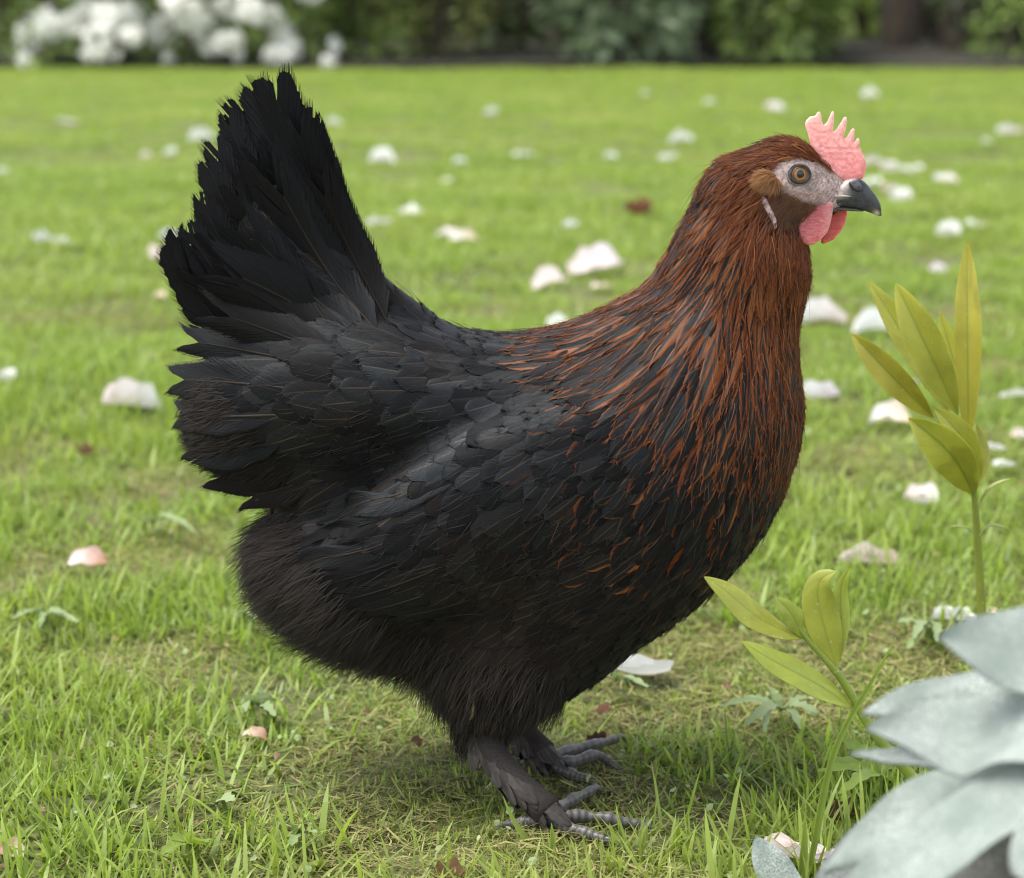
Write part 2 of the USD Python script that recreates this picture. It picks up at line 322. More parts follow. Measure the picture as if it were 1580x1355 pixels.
# feathers: tint = (rust edge, random, brown tone); uv across and along
look('feather_look', {'tc': ('texture_coordinate', {}), 'sx': ('separate_xyz', {}), 'at': ('attribute', {'attribute': 'tint'}), 'sep': ('separate_color', {}),
    'u2': ('math', {'math_type': 'multiply_add', 'value2': 2.0, 'value3': -1.0}), 'au': ('math', {'math_type': 'absolute'}),
    # barbs run out and forward from the shaft
    'k': ('math', {'math_type': 'multiply', 'value2': -0.32}), 's': ('math', {'math_type': 'add'}), 'sr': ('math', {'math_type': 'multiply_add', 'value2': 9.0}),
    'cx': ('combine_xyz', {}), 'mp': ('mapping', {'scale': (55.0, 1.2, 9.0)}), 'n': ('noise_texture', {'scale': 1.0, 'detail': 3.0, 'roughness': .6}),
    'mp2': ('mapping', {'scale': (7.0, 1.5, 5.0)}), 'n2': ('noise_texture', {'scale': 1.0, 'detail': 2.0}),
    # rust margin
    'tip': ('map_range', {'from_min': 0.72, 'from_max': 1.0, 'to_min': 0.0, 'to_max': 0.3, 'clamp': True}), 'e': ('math', {'math_type': 'maximum'}),
    'jit': ('math', {'math_type': 'multiply_add', 'value2': 0.6}), 'shf': ('math', {'math_type': 'multiply_add', 'value2': 0.6, 'value3': -0.3}), 'us': ('math', {'math_type': 'add'}), 'aus': ('math', {'math_type': 'absolute'}), 'thr': ('math', {'math_type': 'subtract', 'value1': 1.26}), 'dif': ('math', {'math_type': 'subtract'}),
    'rm': ('map_range', {'range_type': 'smoothstep', 'from_min': -0.12, 'from_max': 0.20, 'clamp': True}), 'any': ('map_range', {'from_min': 0.02, 'from_max': 0.12, 'clamp': True}), 'rust': ('math', {'math_type': 'multiply'}),
    'black': ('mix', {'color1': (0.0042, 0.0044, 0.0050), 'color2': (0.013, 0.0098, 0.0080)}),
    'red': ('rgb_ramp', {'ramp': [(0.0, (0.032, 0.009, 0.003)), (0.5, (0.092, 0.025, 0.0065)), (1.0, (0.21, 0.074, 0.02))]}), 'redf': ('math', {'math_type': 'multiply_add', 'value2': 0.75}), 'redr': ('math', {'math_type': 'multiply', 'value2': 0.42}),
    'c': ('mix', {}), 'str': ('map_range', {'from_min': 0.3, 'from_max': 0.7, 'to_min': 0.62, 'to_max': 1.3}), 'mul': ('mix', {'mix_type': 'multiply', 'fac': 1.0}),
    'shaft': ('map_range', {'from_min': 0.012, 'from_max': 0.055, 'to_min': 0.30, 'to_max': 0.0, 'clamp': True}), 'shr': ('math', {'math_type': 'multiply'}), 'c2': ('mix', {'color2': (0.16, 0.10, 0.05)}),
    'b': ('bump', {'strength': 0.55, 'distance': 0.0006}),
    'rg': ('map_range', {'to_min': 0.38, 'to_max': 0.62}), 'tn': ('mix', {'color1': (0.80, 0.91, 1.0), 'color2': (1.0, 0.9, 0.82)}), 'spl': ('map_range', {'to_min': 0.13, 'to_max': 0.06}), 'gl': ('map_range', {'to_min': 0.45, 'to_max': 1.7}), 'spm': ('math', {'math_type': 'multiply'}),
    'p': ('principled_bsdf', {'roughness': 0.45, 'specular_ior_level': 0.5, 'sheen_weight': 0.006, 'sheen_roughness': 0.4, 'sheen_tint': (0.8, 0.85, 0.95)})},
    [('tc.UV', 'sx.vector'), ('at.color', 'sep.color'), ('sx.x', 'u2.value1'), ('u2.value', 'au.value1'), ('au.value', 'k.value1'), ('k.value', 's.value1'), ('sx.y', 's.value2'),
     ('s.value', 'cx.x'), ('u2.value', 'cx.y'), ('sep.g', 'cx.z'), ('cx.vector', 'mp.vector'), ('mp.vector', 'n.vector'), ('cx.vector', 'mp2.vector'), ('mp2.vector', 'n2.vector'),
     ('sx.y', 'tip.value'), ('tip.result', 'e.value1'), ('sep.g', 'shf.value1'), ('u2.value', 'us.value1'), ('shf.value', 'us.value2'), ('us.value', 'aus.value1'), ('aus.value', 'e.value2'), ('n.fac', 'jit.value1'), ('e.value', 'jit.value3'), ('sep.r', 'thr.value2'), ('jit.value', 'dif.value1'), ('thr.value', 'dif.value2'),
     ('dif.value', 'rm.value'), ('sep.r', 'any.value'), ('rm.result', 'rust.value1'), ('any.result', 'rust.value2'), ('sep.b', 'black.fac'),
     ('sep.g', 'redr.value1'), ('n2.fac', 'redf.value1'), ('redr.value', 'redf.value3'), ('redf.value', 'red.fac'), ('black.color', 'c.color1'), ('red.color', 'c.color2'), ('rust.value', 'c.fac'),
     ('n.fac', 'str.value'), ('c.color', 'mul.color1'), ('str.result', 'mul.color2'), ('au.value', 'shaft.value'), ('shaft.result', 'shr.value1'), ('sep.g', 'shr.value2'), ('mul.color', 'c2.color1'), ('shr.value', 'c2.fac'), ('c2.color', 'p.base_color'),
     ('n.fac', 'b.height'), ('b.normal', 'p.normal'), ('sep.b', 'rg.value'), ('rg.result', 'p.roughness'), ('sep.b', 'tn.fac'), ('tn.color', 'p.specular_tint'), ('sep.b', 'spl.value'), ('sep.g', 'gl.value'), ('spl.result', 'spm.value1'), ('gl.result', 'spm.value2'), ('spm.value', 'p.specular_ior_level')])
look('skin_look', {'at': ('attribute', {'attribute': 'tint'}), 'geo': ('geometry', {}), 'n': ('noise_texture', {'scale': 900.0, 'detail': 3.0}), 'r': ('map_range', {'from_min': 0.3, 'from_max': 0.7, 'to_min': 0.7, 'to_max': 1.15}),
    'mul': ('mix', {'mix_type': 'multiply', 'fac': 1.0}), 'b': ('bump', {'strength': 0.5, 'distance': 0.0006}), 'p': ('principled_bsdf', {'roughness': 0.8, 'specular_ior_level': 0.12})},
    [('at.color', 'mul.color1'), ('geo.position', 'n.vector'), ('n.fac', 'r.value'), ('r.result', 'mul.color2'), ('mul.color', 'p.base_color'), ('n.fac', 'b.height'), ('b.normal', 'p.normal')])
look('comb_look', {'at': ('attribute', {'attribute': 'tint'}), 'geo': ('geometry', {}), 'n': ('noise_texture', {'scale': 260.0, 'detail': 6.0}), 'v': ('voronoi_texture', {'scale': 1400.0}), 'r': ('map_range', {'from_min': 0.3, 'from_max': 0.7, 'to_min': 0.84, 'to_max': 1.08}),
    'mul': ('mix', {'mix_type': 'multiply', 'fac': 1.0}), 'h': ('math', {'math_type': 'add'}), 'b': ('bump', {'strength': 0.16, 'distance': 0.0006}),
    'p': ('principled_bsdf', {'roughness': 0.55, 'specular_ior_level': 0.35, 'subsurface_weight': 0.35, 'subsurface_scale': 0.002, 'subsurface_radius': (1.0, 0.3, 0.2)})},
    [('at.color', 'mul.color1'), ('geo.position', 'n.vector'), ('geo.position', 'v.vector'), ('n.fac', 'r.value'), ('r.result', 'mul.color2'), ('mul.color', 'p.base_color'), ('n.fac', 'h.value1'), ('v.distance', 'h.value2'), ('h.value', 'b.height'), ('b.normal', 'p.normal')])
look('beak_look', {'at': ('attribute', {'attribute': 'tint'}), 'geo': ('geometry', {}), 'n': ('noise_texture', {'scale': 350.0, 'detail': 5.0}), 'r': ('map_range', {'from_min': 0.3, 'from_max': 0.7, 'to_min': 0.7, 'to_max': 1.5}), 'rr': ('map_range', {'from_min': 0.3, 'from_max': 0.7, 'to_min': 0.22, 'to_max': 0.5}),
    'mul': ('mix', {'mix_type': 'multiply', 'fac': 1.0}), 'b': ('bump', {'strength': 0.2, 'distance': 0.0004}), 'p': ('principled_bsdf', {'specular_ior_level': 0.5})},
    [('at.color', 'mul.color1'), ('geo.position', 'n.vector'), ('n.fac', 'r.value'), ('n.fac', 'rr.value'), ('rr.result', 'p.roughness'), ('r.result', 'mul.color2'), ('mul.color', 'p.base_color'), ('n.fac', 'b.height'), ('b.normal', 'p.normal')])
look('iris_look', {'at': ('attribute', {'attribute': 'tint'}), 'geo': ('geometry', {}), 'n': ('noise_texture', {'scale': 1500.0, 'detail': 3.0}), 'r': ('map_range', {'from_min': 0.3, 'from_max': 0.7, 'to_min': 0.75, 'to_max': 1.2}), 'mul': ('mix', {'mix_type': 'multiply', 'fac': 1.0}),
    'p': ('principled_bsdf', {'roughness': 0.35, 'coat_weight': 0.5, 'coat_roughness': 0.04})},
    [('at.color', 'mul.color1'), ('geo.position', 'n.vector'), ('n.fac', 'r.value'), ('r.result', 'mul.color2'), ('mul.color', 'p.base_color')])
look('scale_look', {'at': ('attribute', {'attribute': 'tint'}), 'p': ('principled_bsdf', {'roughness': 0.42, 'specular_ior_level': 0.5})}, [('at.color', 'p.base_color')])
look('down_look', {'at': ('attribute', {'attribute': 'tint'}), 'p': ('principled_bsdf', {'roughness': 0.65, 'specular_ior_level': 0.25})}, [('at.color', 'p.base_color')])

# ---------------------------------------------------------------- ground
rng = np.random.default_rng(7)
def ground_height(x, y):
    p = np.stack([np.asarray(x)*6, np.asarray(y)*6, np.zeros_like(np.asarray(x, float))], -1)
    return (meshkit.fbm(p, 3, 5) - .5)*0.022*np.clip(1.3 - np.hypot(x, y)/9, 0.15, 1)
gx = axis([(-80, 8), (-8, .8), (-1.4, .02), (1.4, .8), (8, 8), (80, 0)]); gy = axis([(-20, 6), (-2, .3), (-.5, .02), (1.6, .1), (4, .8), (20, 8), (90, 0)])
GX, GY = np.meshgrid(gx, gy)
gv = np.stack([GX, GY, ground_height(GX, GY)], -1).reshape(-1, 3)
single('lawn_soil', (0, 0, 0), gv, grid_faces(len(gx), len(gy)), 'soil_look', kind='structure')

WORN = ground(1190, 1065)
def worn(x, y):
    """How trodden the lawn is, 0 to 1: a mossy bare patch in front of the hen, and small ones elsewhere."""
    a = np.exp(-(((x - WORN[0] + .02)/.17)**2 + ((y - WORN[1] - .02)/.15)**2)**1.4)
    b = np.exp(-(((x + .02)/.15)**2 + ((y + .03)/.09)**2))*.75
    n = meshkit.fbm(np.stack([x*5, y*5, np.full_like(x, 3.3)], -1), 3, 9)
    near = np.clip(1.6 - np.hypot(x, y)/2.2, 0, 1)
    return np.clip(np.maximum(a*1.15, b) + np.clip((n - .52)*4.5, 0, .85)*near, 0, 1)

def blades(n, r, length, width, lean, tint_r, tint_g, seed):
    """n grass blades rooted in a disc of radius r: (v, f, tint)."""
    g = np.random.default_rng(seed)
    a, d = g.uniform(0, 2*np.pi, n), r*np.sqrt(g.uniform(0, 1, n))
    root = np.stack([d*np.cos(a), d*np.sin(a), np.full(n, -.004)], -1)
    az = g.uniform(0, 2*np.pi, n)
    L = g.uniform(*length, n); W = g.uniform(*width, n); ln = g.uniform(*lean, n); curl = g.uniform(.1, .9, n)*ln.clip(0, 1)
    dirn = np.stack([np.cos(az), np.sin(az), np.zeros(n)], -1)
    side = np.stack([-np.sin(az + g.uniform(-.6, .6, n)), np.cos(az), np.zeros(n)], -1)
    rows, V, T = [0, .35, .7, 1.0], [], []
    tr, tg = g.uniform(*tint_r, n)**2, g.uniform(*tint_g, n)
    p = root.copy(); prev = 0
    for k, t in enumerate(rows):
        ang = ln*.6 + curl*t*1.5
        if k:
            p = p + (t - prev)*L[:, None]*(np.sin(ang)[:, None]*dirn + np.cos(ang)[:, None]*[0, 0, 1])
        prev = t
        w = W*[.7, 1, .75, 0][k]/2
        tt = np.stack([np.clip(tr + (.35 if k == 0 else .1 if k == 3 else 0), 0, 1), np.clip(tg + .12*(k - 1.5), 0, 1), np.full(n, t)], -1)
        if k < 3:
            V += [p - side*w[:, None], p + side*w[:, None]]; T += [tt, tt]
        else:
            V.append(p); T.append(tt)
    v = np.stack(V, 1).reshape(-1, 3); t = np.stack(T, 1).reshape(-1, 3)
    f = many_faces(np.array([[0, 1, 3], [0, 3, 2], [2, 3, 5], [2, 5, 4], [4, 5, 6]]), 7, n)
    return v, f, t

def straw(n, r, length, width, seed, z=(0, .006)):
    """n dry bits lying about: (v, f, tint)."""
    g = np.random.default_rng(seed)
    a, d = g.uniform(0, 2*np.pi, n), r*np.sqrt(g.uniform(0, 1, n))
    c = np.stack([d*np.cos(a), d*np.sin(a), g.uniform(*z, n)], -1)
    az, el = g.uniform(0, 2*np.pi, n), g.normal(0, .2, n)
    dr = np.stack([np.cos(az)*np.cos(el), np.sin(az)*np.cos(el), np.sin(el)], -1); sd = np.stack([-np.sin(az), np.cos(az), g.normal(0, .3, n)], -1)
    L, W = g.uniform(*length, n)[:, None], g.uniform(*width, n)[:, None]
    bend = sd*L*g.uniform(-.2, .2, n)[:, None]
    V = [c - dr*L/2 - sd*W/2, c - dr*L/2 + sd*W/2, c + bend - sd*W/2, c + bend + sd*W/2, c + dr*L/2]
    t = np.repeat(np.stack([np.zeros(n), g.uniform(0, 1, n), np.zeros(n)], -1)[:, None], 5, 1)
    return np.stack(V, 1).reshape(-1, 3), many_faces(np.array([[0, 1, 3], [0, 3, 2], [2, 3, 4]]), 5, n), t.reshape(-1, 3)

def small_leaves(n, r, size, z, seed, tilt=.35, jag=0.0):
    """n round or ragged leaflets in a disc: (v, f, tint)."""
    g = np.random.default_rng(seed); k = 8
    a, d = g.uniform(0, 2*np.pi, n), r*np.sqrt(g.uniform(0, 1, n))
    c = np.stack([d*np.cos(a), d*np.sin(a), g.uniform(*z, n)], -1)
    nrm = unit(np.stack([g.normal(0, tilt, n), g.normal(0, tilt, n), np.ones(n)], -1)); e1 = unit(np.cross(nrm, np.array([0.3, 1, .1]))); e2 = np.cross(nrm, e1)
    s = g.uniform(*size, n)
    an = np.arange(k)/k*2*np.pi
    rr = s[:, None]/2*(1 + jag*g.uniform(-1, 1, (n, k)))
    rim = c[:, None] + rr[..., None]*(np.cos(an)[None, :, None]*e1[:, None] + .75*np.sin(an)[None, :, None]*e2[:, None]) + nrm[:, None]*(s[:, None, None]*.12*g.uniform(-1, 1, (n, k, 1)))
    v = np.concatenate([c[:, None], rim], 1).reshape(-1, 3)
    f = many_faces(np.array([[0, 1 + j, 1 + (j + 1) % k] for j in range(k)]), k + 1, n)
    t = np.repeat(np.stack([np.zeros(n), g.uniform(0, 1, n), np.zeros(n)], -1)[:, None], k + 1, 1).reshape(-1, 3)
    return v, f, t

def instancer(name, label, category, protos, mat, where, which, scale, yaw, tilt=None):
    """Scattered copies of small meshes as one object of stuff."""
    p = path_of(name)
    pi = UsdGeom.PointInstancer.Define(stage, p)
    for k, (v, f, t) in enumerate(protos):
        m = usdkit.mesh(stage, f'{p}/tuft' + (f'_{k:03d}' if k else ''), (v, f), LOOK(mat), smooth=False)
        extra(m, {'tint': t})
        pi.GetPrototypesRel().AddTarget(m.GetPath())
    n = len(where)
    pi.CreateProtoIndicesAttr(Vt.IntArray.FromNumpy(which.astype(np.int32)))
    pi.CreatePositionsAttr(Vt.Vec3fArray.FromNumpy(where.astype(np.float32)))
    pi.CreateScalesAttr(Vt.Vec3fArray.FromNumpy(scale.astype(np.float32)))
    h = yaw/2
    pi.CreateOrientationsAttr(Vt.QuathArray([Gf.Quath(float(c), 0, 0, float(s_)) for c, s_ in zip(np.cos(h), np.sin(h))]))
    tag(pi.GetPrim(), label, category, kind='stuff')

def lattice(x0, x1, y0, y1, step, g):
    x, y = np.meshgrid(np.arange(x0, x1, step), np.arange(y0, y1, step))
    x, y = x.ravel() + g.uniform(-.6, .6, x.size)*step, y.ravel() + g.uniform(-.6, .6, y.size)*step
    d = y - EYE[1]
    ok = (np.abs(x) < d*.2338 + .40 + d*.07) & (d > .95)
    return x[ok], y[ok]

LAWN_END = 11.98
def lawn_points():
    parts = [lattice(-2, 2, -.42, 2.0, .055, rng), lattice(-3, 3, 2.0, 5.0, .075, rng), lattice(-5, 5, 5.0, LAWN_END, .11, rng)]
    x, y = np.concatenate([p[0] for p in parts]), np.concatenate([p[1] for p in parts])
    return x, y
lx, ly = lawn_points()
w = worn(lx, ly)
u = rng.uniform(0, 1, len(lx))
keep = u > w*.82
gxs, gys, gw = lx[keep], ly[keep], w[keep]
lush = [blades(190, .05, (.014, .036), (.0012, .0026), (.1, 1.2), (0, .5), (.05, .95), 100 + k) for k in range(4)] + [blades(115, .055, (.018, .050), (.0018, .0036), (.4, 1.9), (0, .6), (.05, .95), 150 + k) for k in range(4)]
thin = [blades(95, .05, (.010, .030), (.0010, .0022), (.4, 1.5), (.1, .8), (.1, .9), 200 + k) for k in range(4)]
n = len(gxs)
is_thin = rng.uniform(0, 1, n) < np.clip(gw*1.7, .06, 1)
which = np.where(is_thin, 8 + rng.integers(0, 4, n), rng.integers(0, 8, n))
high = meshkit.fbm(np.stack([gxs*3.5, gys*3.5, np.zeros(n)], -1), 3, 21)
far = np.clip((gys - 1)/4, 0, 1)
sz = (.42 + 1.5*(high - .2).clip(0, 1))*(1 - .4*gw)*(1 - .25*far)
front = ((gys < -.075) & (gxs > -.12) & (gxs < .24))
sz = np.where(front, sz*1.25, sz)
sc = np.stack([rng.uniform(.9, 1.2, n)*(1 + .5*far)]*2 + [sz], -1)
instancer('lawn_grass', 'short yellow-green lawn grass reaching back to the shrub border', 'grass', lush + thin, 'grass_look', np.stack([gxs, gys, ground_height(gxs, gys)], -1), which, sc, rng.uniform(0, 2*np.pi, n))
# dry thatch and moss
tx, ty = lattice(-1.2, 1.2, -.42, 2.2, .05, rng); tw = worn(tx, ty)
k_ = rng.uniform(0, 1, len(tx)) < .25 + tw
tx, ty = tx[k_], ty[k_]; n = len(tx)
instancer('dry_thatch', 'dry straw and clippings lying among the lawn grass', 'thatch', [straw(170, .05, (.006, .028), (.0005, .0013), 300 + k) for k in range(5)], 'thatch_look', np.stack([tx, ty, ground_height(tx, ty)], -1), rng.integers(0, 5, n), np.stack([rng.uniform(.8, 1.2, n)]*3, -1), rng.uniform(0, 6.28, n))
mx_, my_ = lattice(-1.2, 1.2, -.42, 2.2, .045, rng); mw = worn(mx_, my_)
k_ = rng.uniform(0, 1, len(mx_)) < mw*1.2
mx_, my_ = mx_[k_], my_[k_]; n = len(mx_)
instancer('moss', 'olive moss and short stubble on the trodden patch before the hen', 'moss', [blades(520, .04, (.004, .013), (.0007, .0016), (.2, 1.6), (.1, .8), (.1, .8), 400 + k) for k in range(4)], 'grass_look', np.stack([mx_, my_, ground_height(mx_, my_)], -1), rng.integers(0, 4, n), np.stack([rng.uniform(.9, 1.3, n)]*3, -1), rng.uniform(0, 6.28, n))
cx_, cy_ = lattice(-1.4, 1.4, -.42, 2.6, .085, rng)
n = len(cx_); k_ = meshkit.fbm(np.stack([cx_*4, cy_*4, np.ones(n)], -1), 2, 77) > .5
cx_, cy_ = cx_[k_], cy_[k_]; n = len(cx_)
instancer('lawn_clover', 'small round dull green weed leaves low in the lawn', 'clover', [small_leaves(5, .045, (.003, .007), (.006, .020), 500 + k, .6, .18) for k in range(5)], 'clover_look', np.stack([cx_, cy_, ground_height(cx_, cy_)], -1), rng.integers(0, 5, n), np.stack([rng.uniform(.7, 1.2, n)]*3, -1), rng.uniform(0, 6.28, n))
bx_, by_ = lattice(-1.6, 1.6, -.42, 4, .12, rng)
n = len(bx_)
instancer('leaf_litter', 'brown and pinkish bits of dead leaf scattered in the grass', 'leaf litter', [small_leaves(3, .06, (.003, .009), (.006, .018), 600 + k, 1.0, .5) for k in range(5)], 'litter_look', np.stack([bx_, by_, ground_height(bx_, by_)], -1), rng.integers(0, 5, n), np.stack([rng.uniform(.6, 1.1, n)]*3, -1), rng.uniform(0, 6.28, n))

# ---------------------------------------------------------------- shrub border
bed = np.array([[-30, LAWN_END], [30, LAWN_END], [30, 26], [-30, 26]], float)
xs = np.linspace(-14, 14, 57); ys = np.linspace(0, 1, 12)
BX, BY = np.meshgrid(xs, ys)
edge = LAWN_END + .12*np.sin(xs*1.3) + .25*np.clip(-xs/2.5, -1, 1)*0 
by2 = edge[None] + BY*(4.5 + 0*BX); bz = .012 + .05*np.clip(BY*6, 0, 1) + .03*meshkit.fbm(np.stack([BX*2, by2*2, 0*BX], -1), 3, 3)
single('planting_bed', (0, 0, 0), np.stack([BX, by2, bz], -1).reshape(-1, 3), grid_faces(len(xs), len(ys)), 'bed_soil_look', kind='structure')

def leaf_cloud(n, centre, radii, size, seed, droop=.2, shell=.55, ground_z=.03, tint=(0, 1)):
    """n folded leaves through an ellipsoid, denser towards its outside and in clumps: (v, f, tint)."""
    g = np.random.default_rng(seed)
    m = n*3
    d = unit(g.normal(size=(m, 3))); rad = shell + (1 - shell)*g.uniform(0, 1, m)**.7
    clump = meshkit.fbm(d*2.2 + seed*1.7, 3, seed)
    rad = rad*(.72 + .55*clump)
    p = np.asarray(centre) + d*rad[:, None]*radii
    ok = (p[:, 2] > ground_z) & (g.uniform(0, 1, m) < np.clip((clump - .28)*3, .1, 1)); p, d, cl = p[ok][:n], d[ok][:n], clump[ok][:n]
    n = len(p)
    out = unit(d*[1, 1, .6] + g.normal(0, .6, (n, 3)) + [0, 0, -droop]); nrm = unit(np.cross(out, unit(g.normal(size=(n, 3))*[1, 1, .3])) + [0, 0, .4]); sd = unit(np.cross(out, nrm)); nrm = np.cross(sd, out)
    L = g.uniform(*size, n)[:, None]; W = L*g.uniform(.3, .42, n)[:, None]
    V = [p, p + out*L*.45 - sd*W/2 + nrm*W*.15, p + out*L*.45, p + out*L*.45 + sd*W/2 + nrm*W*.15, p + out*L]
    t = np.stack([np.zeros(n), np.clip(g.uniform(*tint, n)*.45 + (cl - .44)*2.4, 0, 1), np.zeros(n)], -1)
    return np.stack(V, 1).reshape(-1, 3), many_faces(np.array([[0, 1, 2], [0, 2, 3], [1, 4, 2], [2, 4, 3]]), 5, n), np.repeat(t[:, None], 5, 1).reshape(-1, 3)

def shrub(name, x, y, radii, mat, n, size, label, category, seed, group=None, stems=4, trunk=.02, lift=0.0, flowers=(), **kw):
    y = y - .5
    t = Thing(name, (x, y, .02), label, category, group)
    g = np.random.default_rng(seed)
    for k in range(stems):
        a = g.uniform(0, 6.28); q = np.array([np.cos(a), np.sin(a), 0])
        pts = spline([[x, y, .0] + q*.05, [x, y, radii[2]*.4] + q*radii[0]*.25, [x, y, radii[2]*.9 + lift] + q*radii[0]*.5], 7)
        t.part('stem', *tube(pts, np.linspace(trunk, trunk*.4, 7), 7), 'bark_look')
    v, f, tt = leaf_cloud(n, (x, y, radii[2]*.75 + lift), np.array(radii), size, seed, **kw)
    t.part('foliage', v, f, mat, smooth=False, tint=tt)
    for c, r in flowers:
        v, f, tt = flower_head(c, r, g.integers(1 << 30))
        t.part('flower_head', v, f, 'bloom_look', smooth=False, tint=tt)
    return t

def flower_head(c, r, seed):
    """A round truss of many five-petalled florets."""
    g = np.random.default_rng(seed); n = 42
    i = np.arange(n) + .5; ph = np.arccos(1 - 2*i/n); th = np.pi*(1 + 5**.5)*i
    d = unit(np.stack([np.cos(th)*np.sin(ph), np.sin(th)*np.sin(ph), np.cos(ph)], -1) + g.normal(0, .2, (n, 3))); d = d[g.uniform(0, 1, n) < .72]; n = len(d)
    p = np.asarray(c) + d*(r*g.uniform(.45, 1.15, n))[:, None]*g.uniform(.7, 1.25, 3)
    e1 = unit(np.cross(d, unit(g.normal(size=(n, 3))))); e2 = np.cross(d, e1)
    an = np.arange(10)/10*2*np.pi; rr = np.where(np.arange(10) % 2, .62, 1.0)*r*.46
    rim = p[:, None] + (rr[None, :, None]*(np.cos(an)[None, :, None]*e1[:, None] + np.sin(an)[None, :, None]*e2[:, None])) + d[:, None]*(r*.12*g.uniform(0, 1, (n, 10, 1)))
    v = np.concatenate([(p - d*r*.2)[:, None], rim], 1).reshape(-1, 3)
    f = many_faces(np.array([[0, 1 + j, 1 + (j + 1) % 10] for j in range(10)]), 11, n)
    return v, f, np.repeat(np.stack([np.zeros(n), g.uniform(0, 1, n), np.zeros(n)], -1)[:, None], 11, 1).reshape(-1, 3)

def bx(px, Y):
    return at(px, 100, Y)[0]
def blooms(rows, Y):
    out = []
    for k, (px, py, r) in enumerate(rows):
        c = at(px, py, Y + (.12 if k % 3 == 0 else -.1 if k % 3 == 1 else 0))
        out.append((c, r*.0037))
    return out
Y1 = 12.0
shrub('flowering_shrub', bx(85, 13.0), 12.98, (.62, .55, 1.2), 'shrub_look', 2600, (.07, .14), 'white flowering shrub at the left edge, beneath two full rows of flower heads', 'shrub', 31, 'white flowering shrubs', flowers=blooms([(46, 52, 24), (76, 36, 25), (106, 36, 22), (137, 18, 28), (152, 66, 28), (168, 32, 30), (197, 30, 32), (202, 56, 20), (38, 93, 12), (110, -30, 30), (30, -40, 30), (180, -60, 30)], Y1))
shrub('flowering_shrub', bx(300, 13.0), 13.0, (.55, .5, 1.15), 'shrub_look', 2300, (.07, .14), 'white flowering shrub with loose clusters, between the left shrub and the tail', 'shrub', 32, 'white flowering shrubs', flowers=blooms([(248, 48, 24), (273, 8, 25), (299, 25, 26), (349, 8, 22), (385, 14, 24), (410, 23, 23), (324, 64, 25), (350, 62, 21), (368, 84, 12), (261, 94, 15), (320, -40, 30), (400, -50, 30)], Y1))
shrub('flowering_shrub', bx(470, 13.0), 12.98, (.45, .45, 1.0), 'shrub_look', 1700, (.07, .13), 'sparse white flowering shrub behind the tail tip, fewest flower heads', 'shrub', 33, 'white flowering shrubs', flowers=blooms([(435, 56, 25), (430, 86, 20), (450, 76, 15), (516, 73, 15), (506, 98, 13), (470, -30, 28)], Y1))
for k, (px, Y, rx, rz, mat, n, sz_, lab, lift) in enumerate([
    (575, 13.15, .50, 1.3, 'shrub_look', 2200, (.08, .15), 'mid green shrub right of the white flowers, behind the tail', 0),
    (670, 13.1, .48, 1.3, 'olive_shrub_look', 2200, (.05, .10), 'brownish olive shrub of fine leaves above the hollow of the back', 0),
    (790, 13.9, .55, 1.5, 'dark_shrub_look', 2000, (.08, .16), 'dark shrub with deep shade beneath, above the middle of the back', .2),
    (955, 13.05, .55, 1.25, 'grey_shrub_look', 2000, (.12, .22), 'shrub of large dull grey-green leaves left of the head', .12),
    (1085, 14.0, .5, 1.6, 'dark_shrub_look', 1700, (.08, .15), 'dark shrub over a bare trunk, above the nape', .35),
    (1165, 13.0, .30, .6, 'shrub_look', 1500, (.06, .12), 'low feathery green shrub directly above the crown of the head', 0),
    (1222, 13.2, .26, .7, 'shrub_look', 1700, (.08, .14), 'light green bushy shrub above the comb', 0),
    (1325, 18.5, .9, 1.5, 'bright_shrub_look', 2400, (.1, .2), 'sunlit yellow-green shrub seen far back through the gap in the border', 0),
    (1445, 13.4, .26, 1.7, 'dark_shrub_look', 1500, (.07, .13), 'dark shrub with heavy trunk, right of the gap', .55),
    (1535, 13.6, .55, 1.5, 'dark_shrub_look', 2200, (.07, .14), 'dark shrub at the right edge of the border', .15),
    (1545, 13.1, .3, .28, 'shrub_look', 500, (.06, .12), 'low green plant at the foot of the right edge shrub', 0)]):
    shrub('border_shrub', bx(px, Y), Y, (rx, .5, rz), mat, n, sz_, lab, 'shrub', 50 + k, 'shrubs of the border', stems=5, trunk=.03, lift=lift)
# trunks of trees behind the border, and the tree crowns above the frame that shade it
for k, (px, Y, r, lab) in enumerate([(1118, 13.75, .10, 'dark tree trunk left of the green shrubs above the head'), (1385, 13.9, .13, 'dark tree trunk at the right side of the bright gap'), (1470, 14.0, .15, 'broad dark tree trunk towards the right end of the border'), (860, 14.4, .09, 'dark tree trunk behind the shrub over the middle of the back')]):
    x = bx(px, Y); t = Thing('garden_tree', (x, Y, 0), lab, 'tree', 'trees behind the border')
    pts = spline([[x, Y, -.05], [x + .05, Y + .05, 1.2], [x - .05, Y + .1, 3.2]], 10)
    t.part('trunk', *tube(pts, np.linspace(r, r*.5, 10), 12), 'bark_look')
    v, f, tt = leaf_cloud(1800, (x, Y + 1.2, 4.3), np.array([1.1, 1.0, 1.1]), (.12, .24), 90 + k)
    t.part('crown', v, f, 'dark_shrub_look', smooth=False, tint=tt)
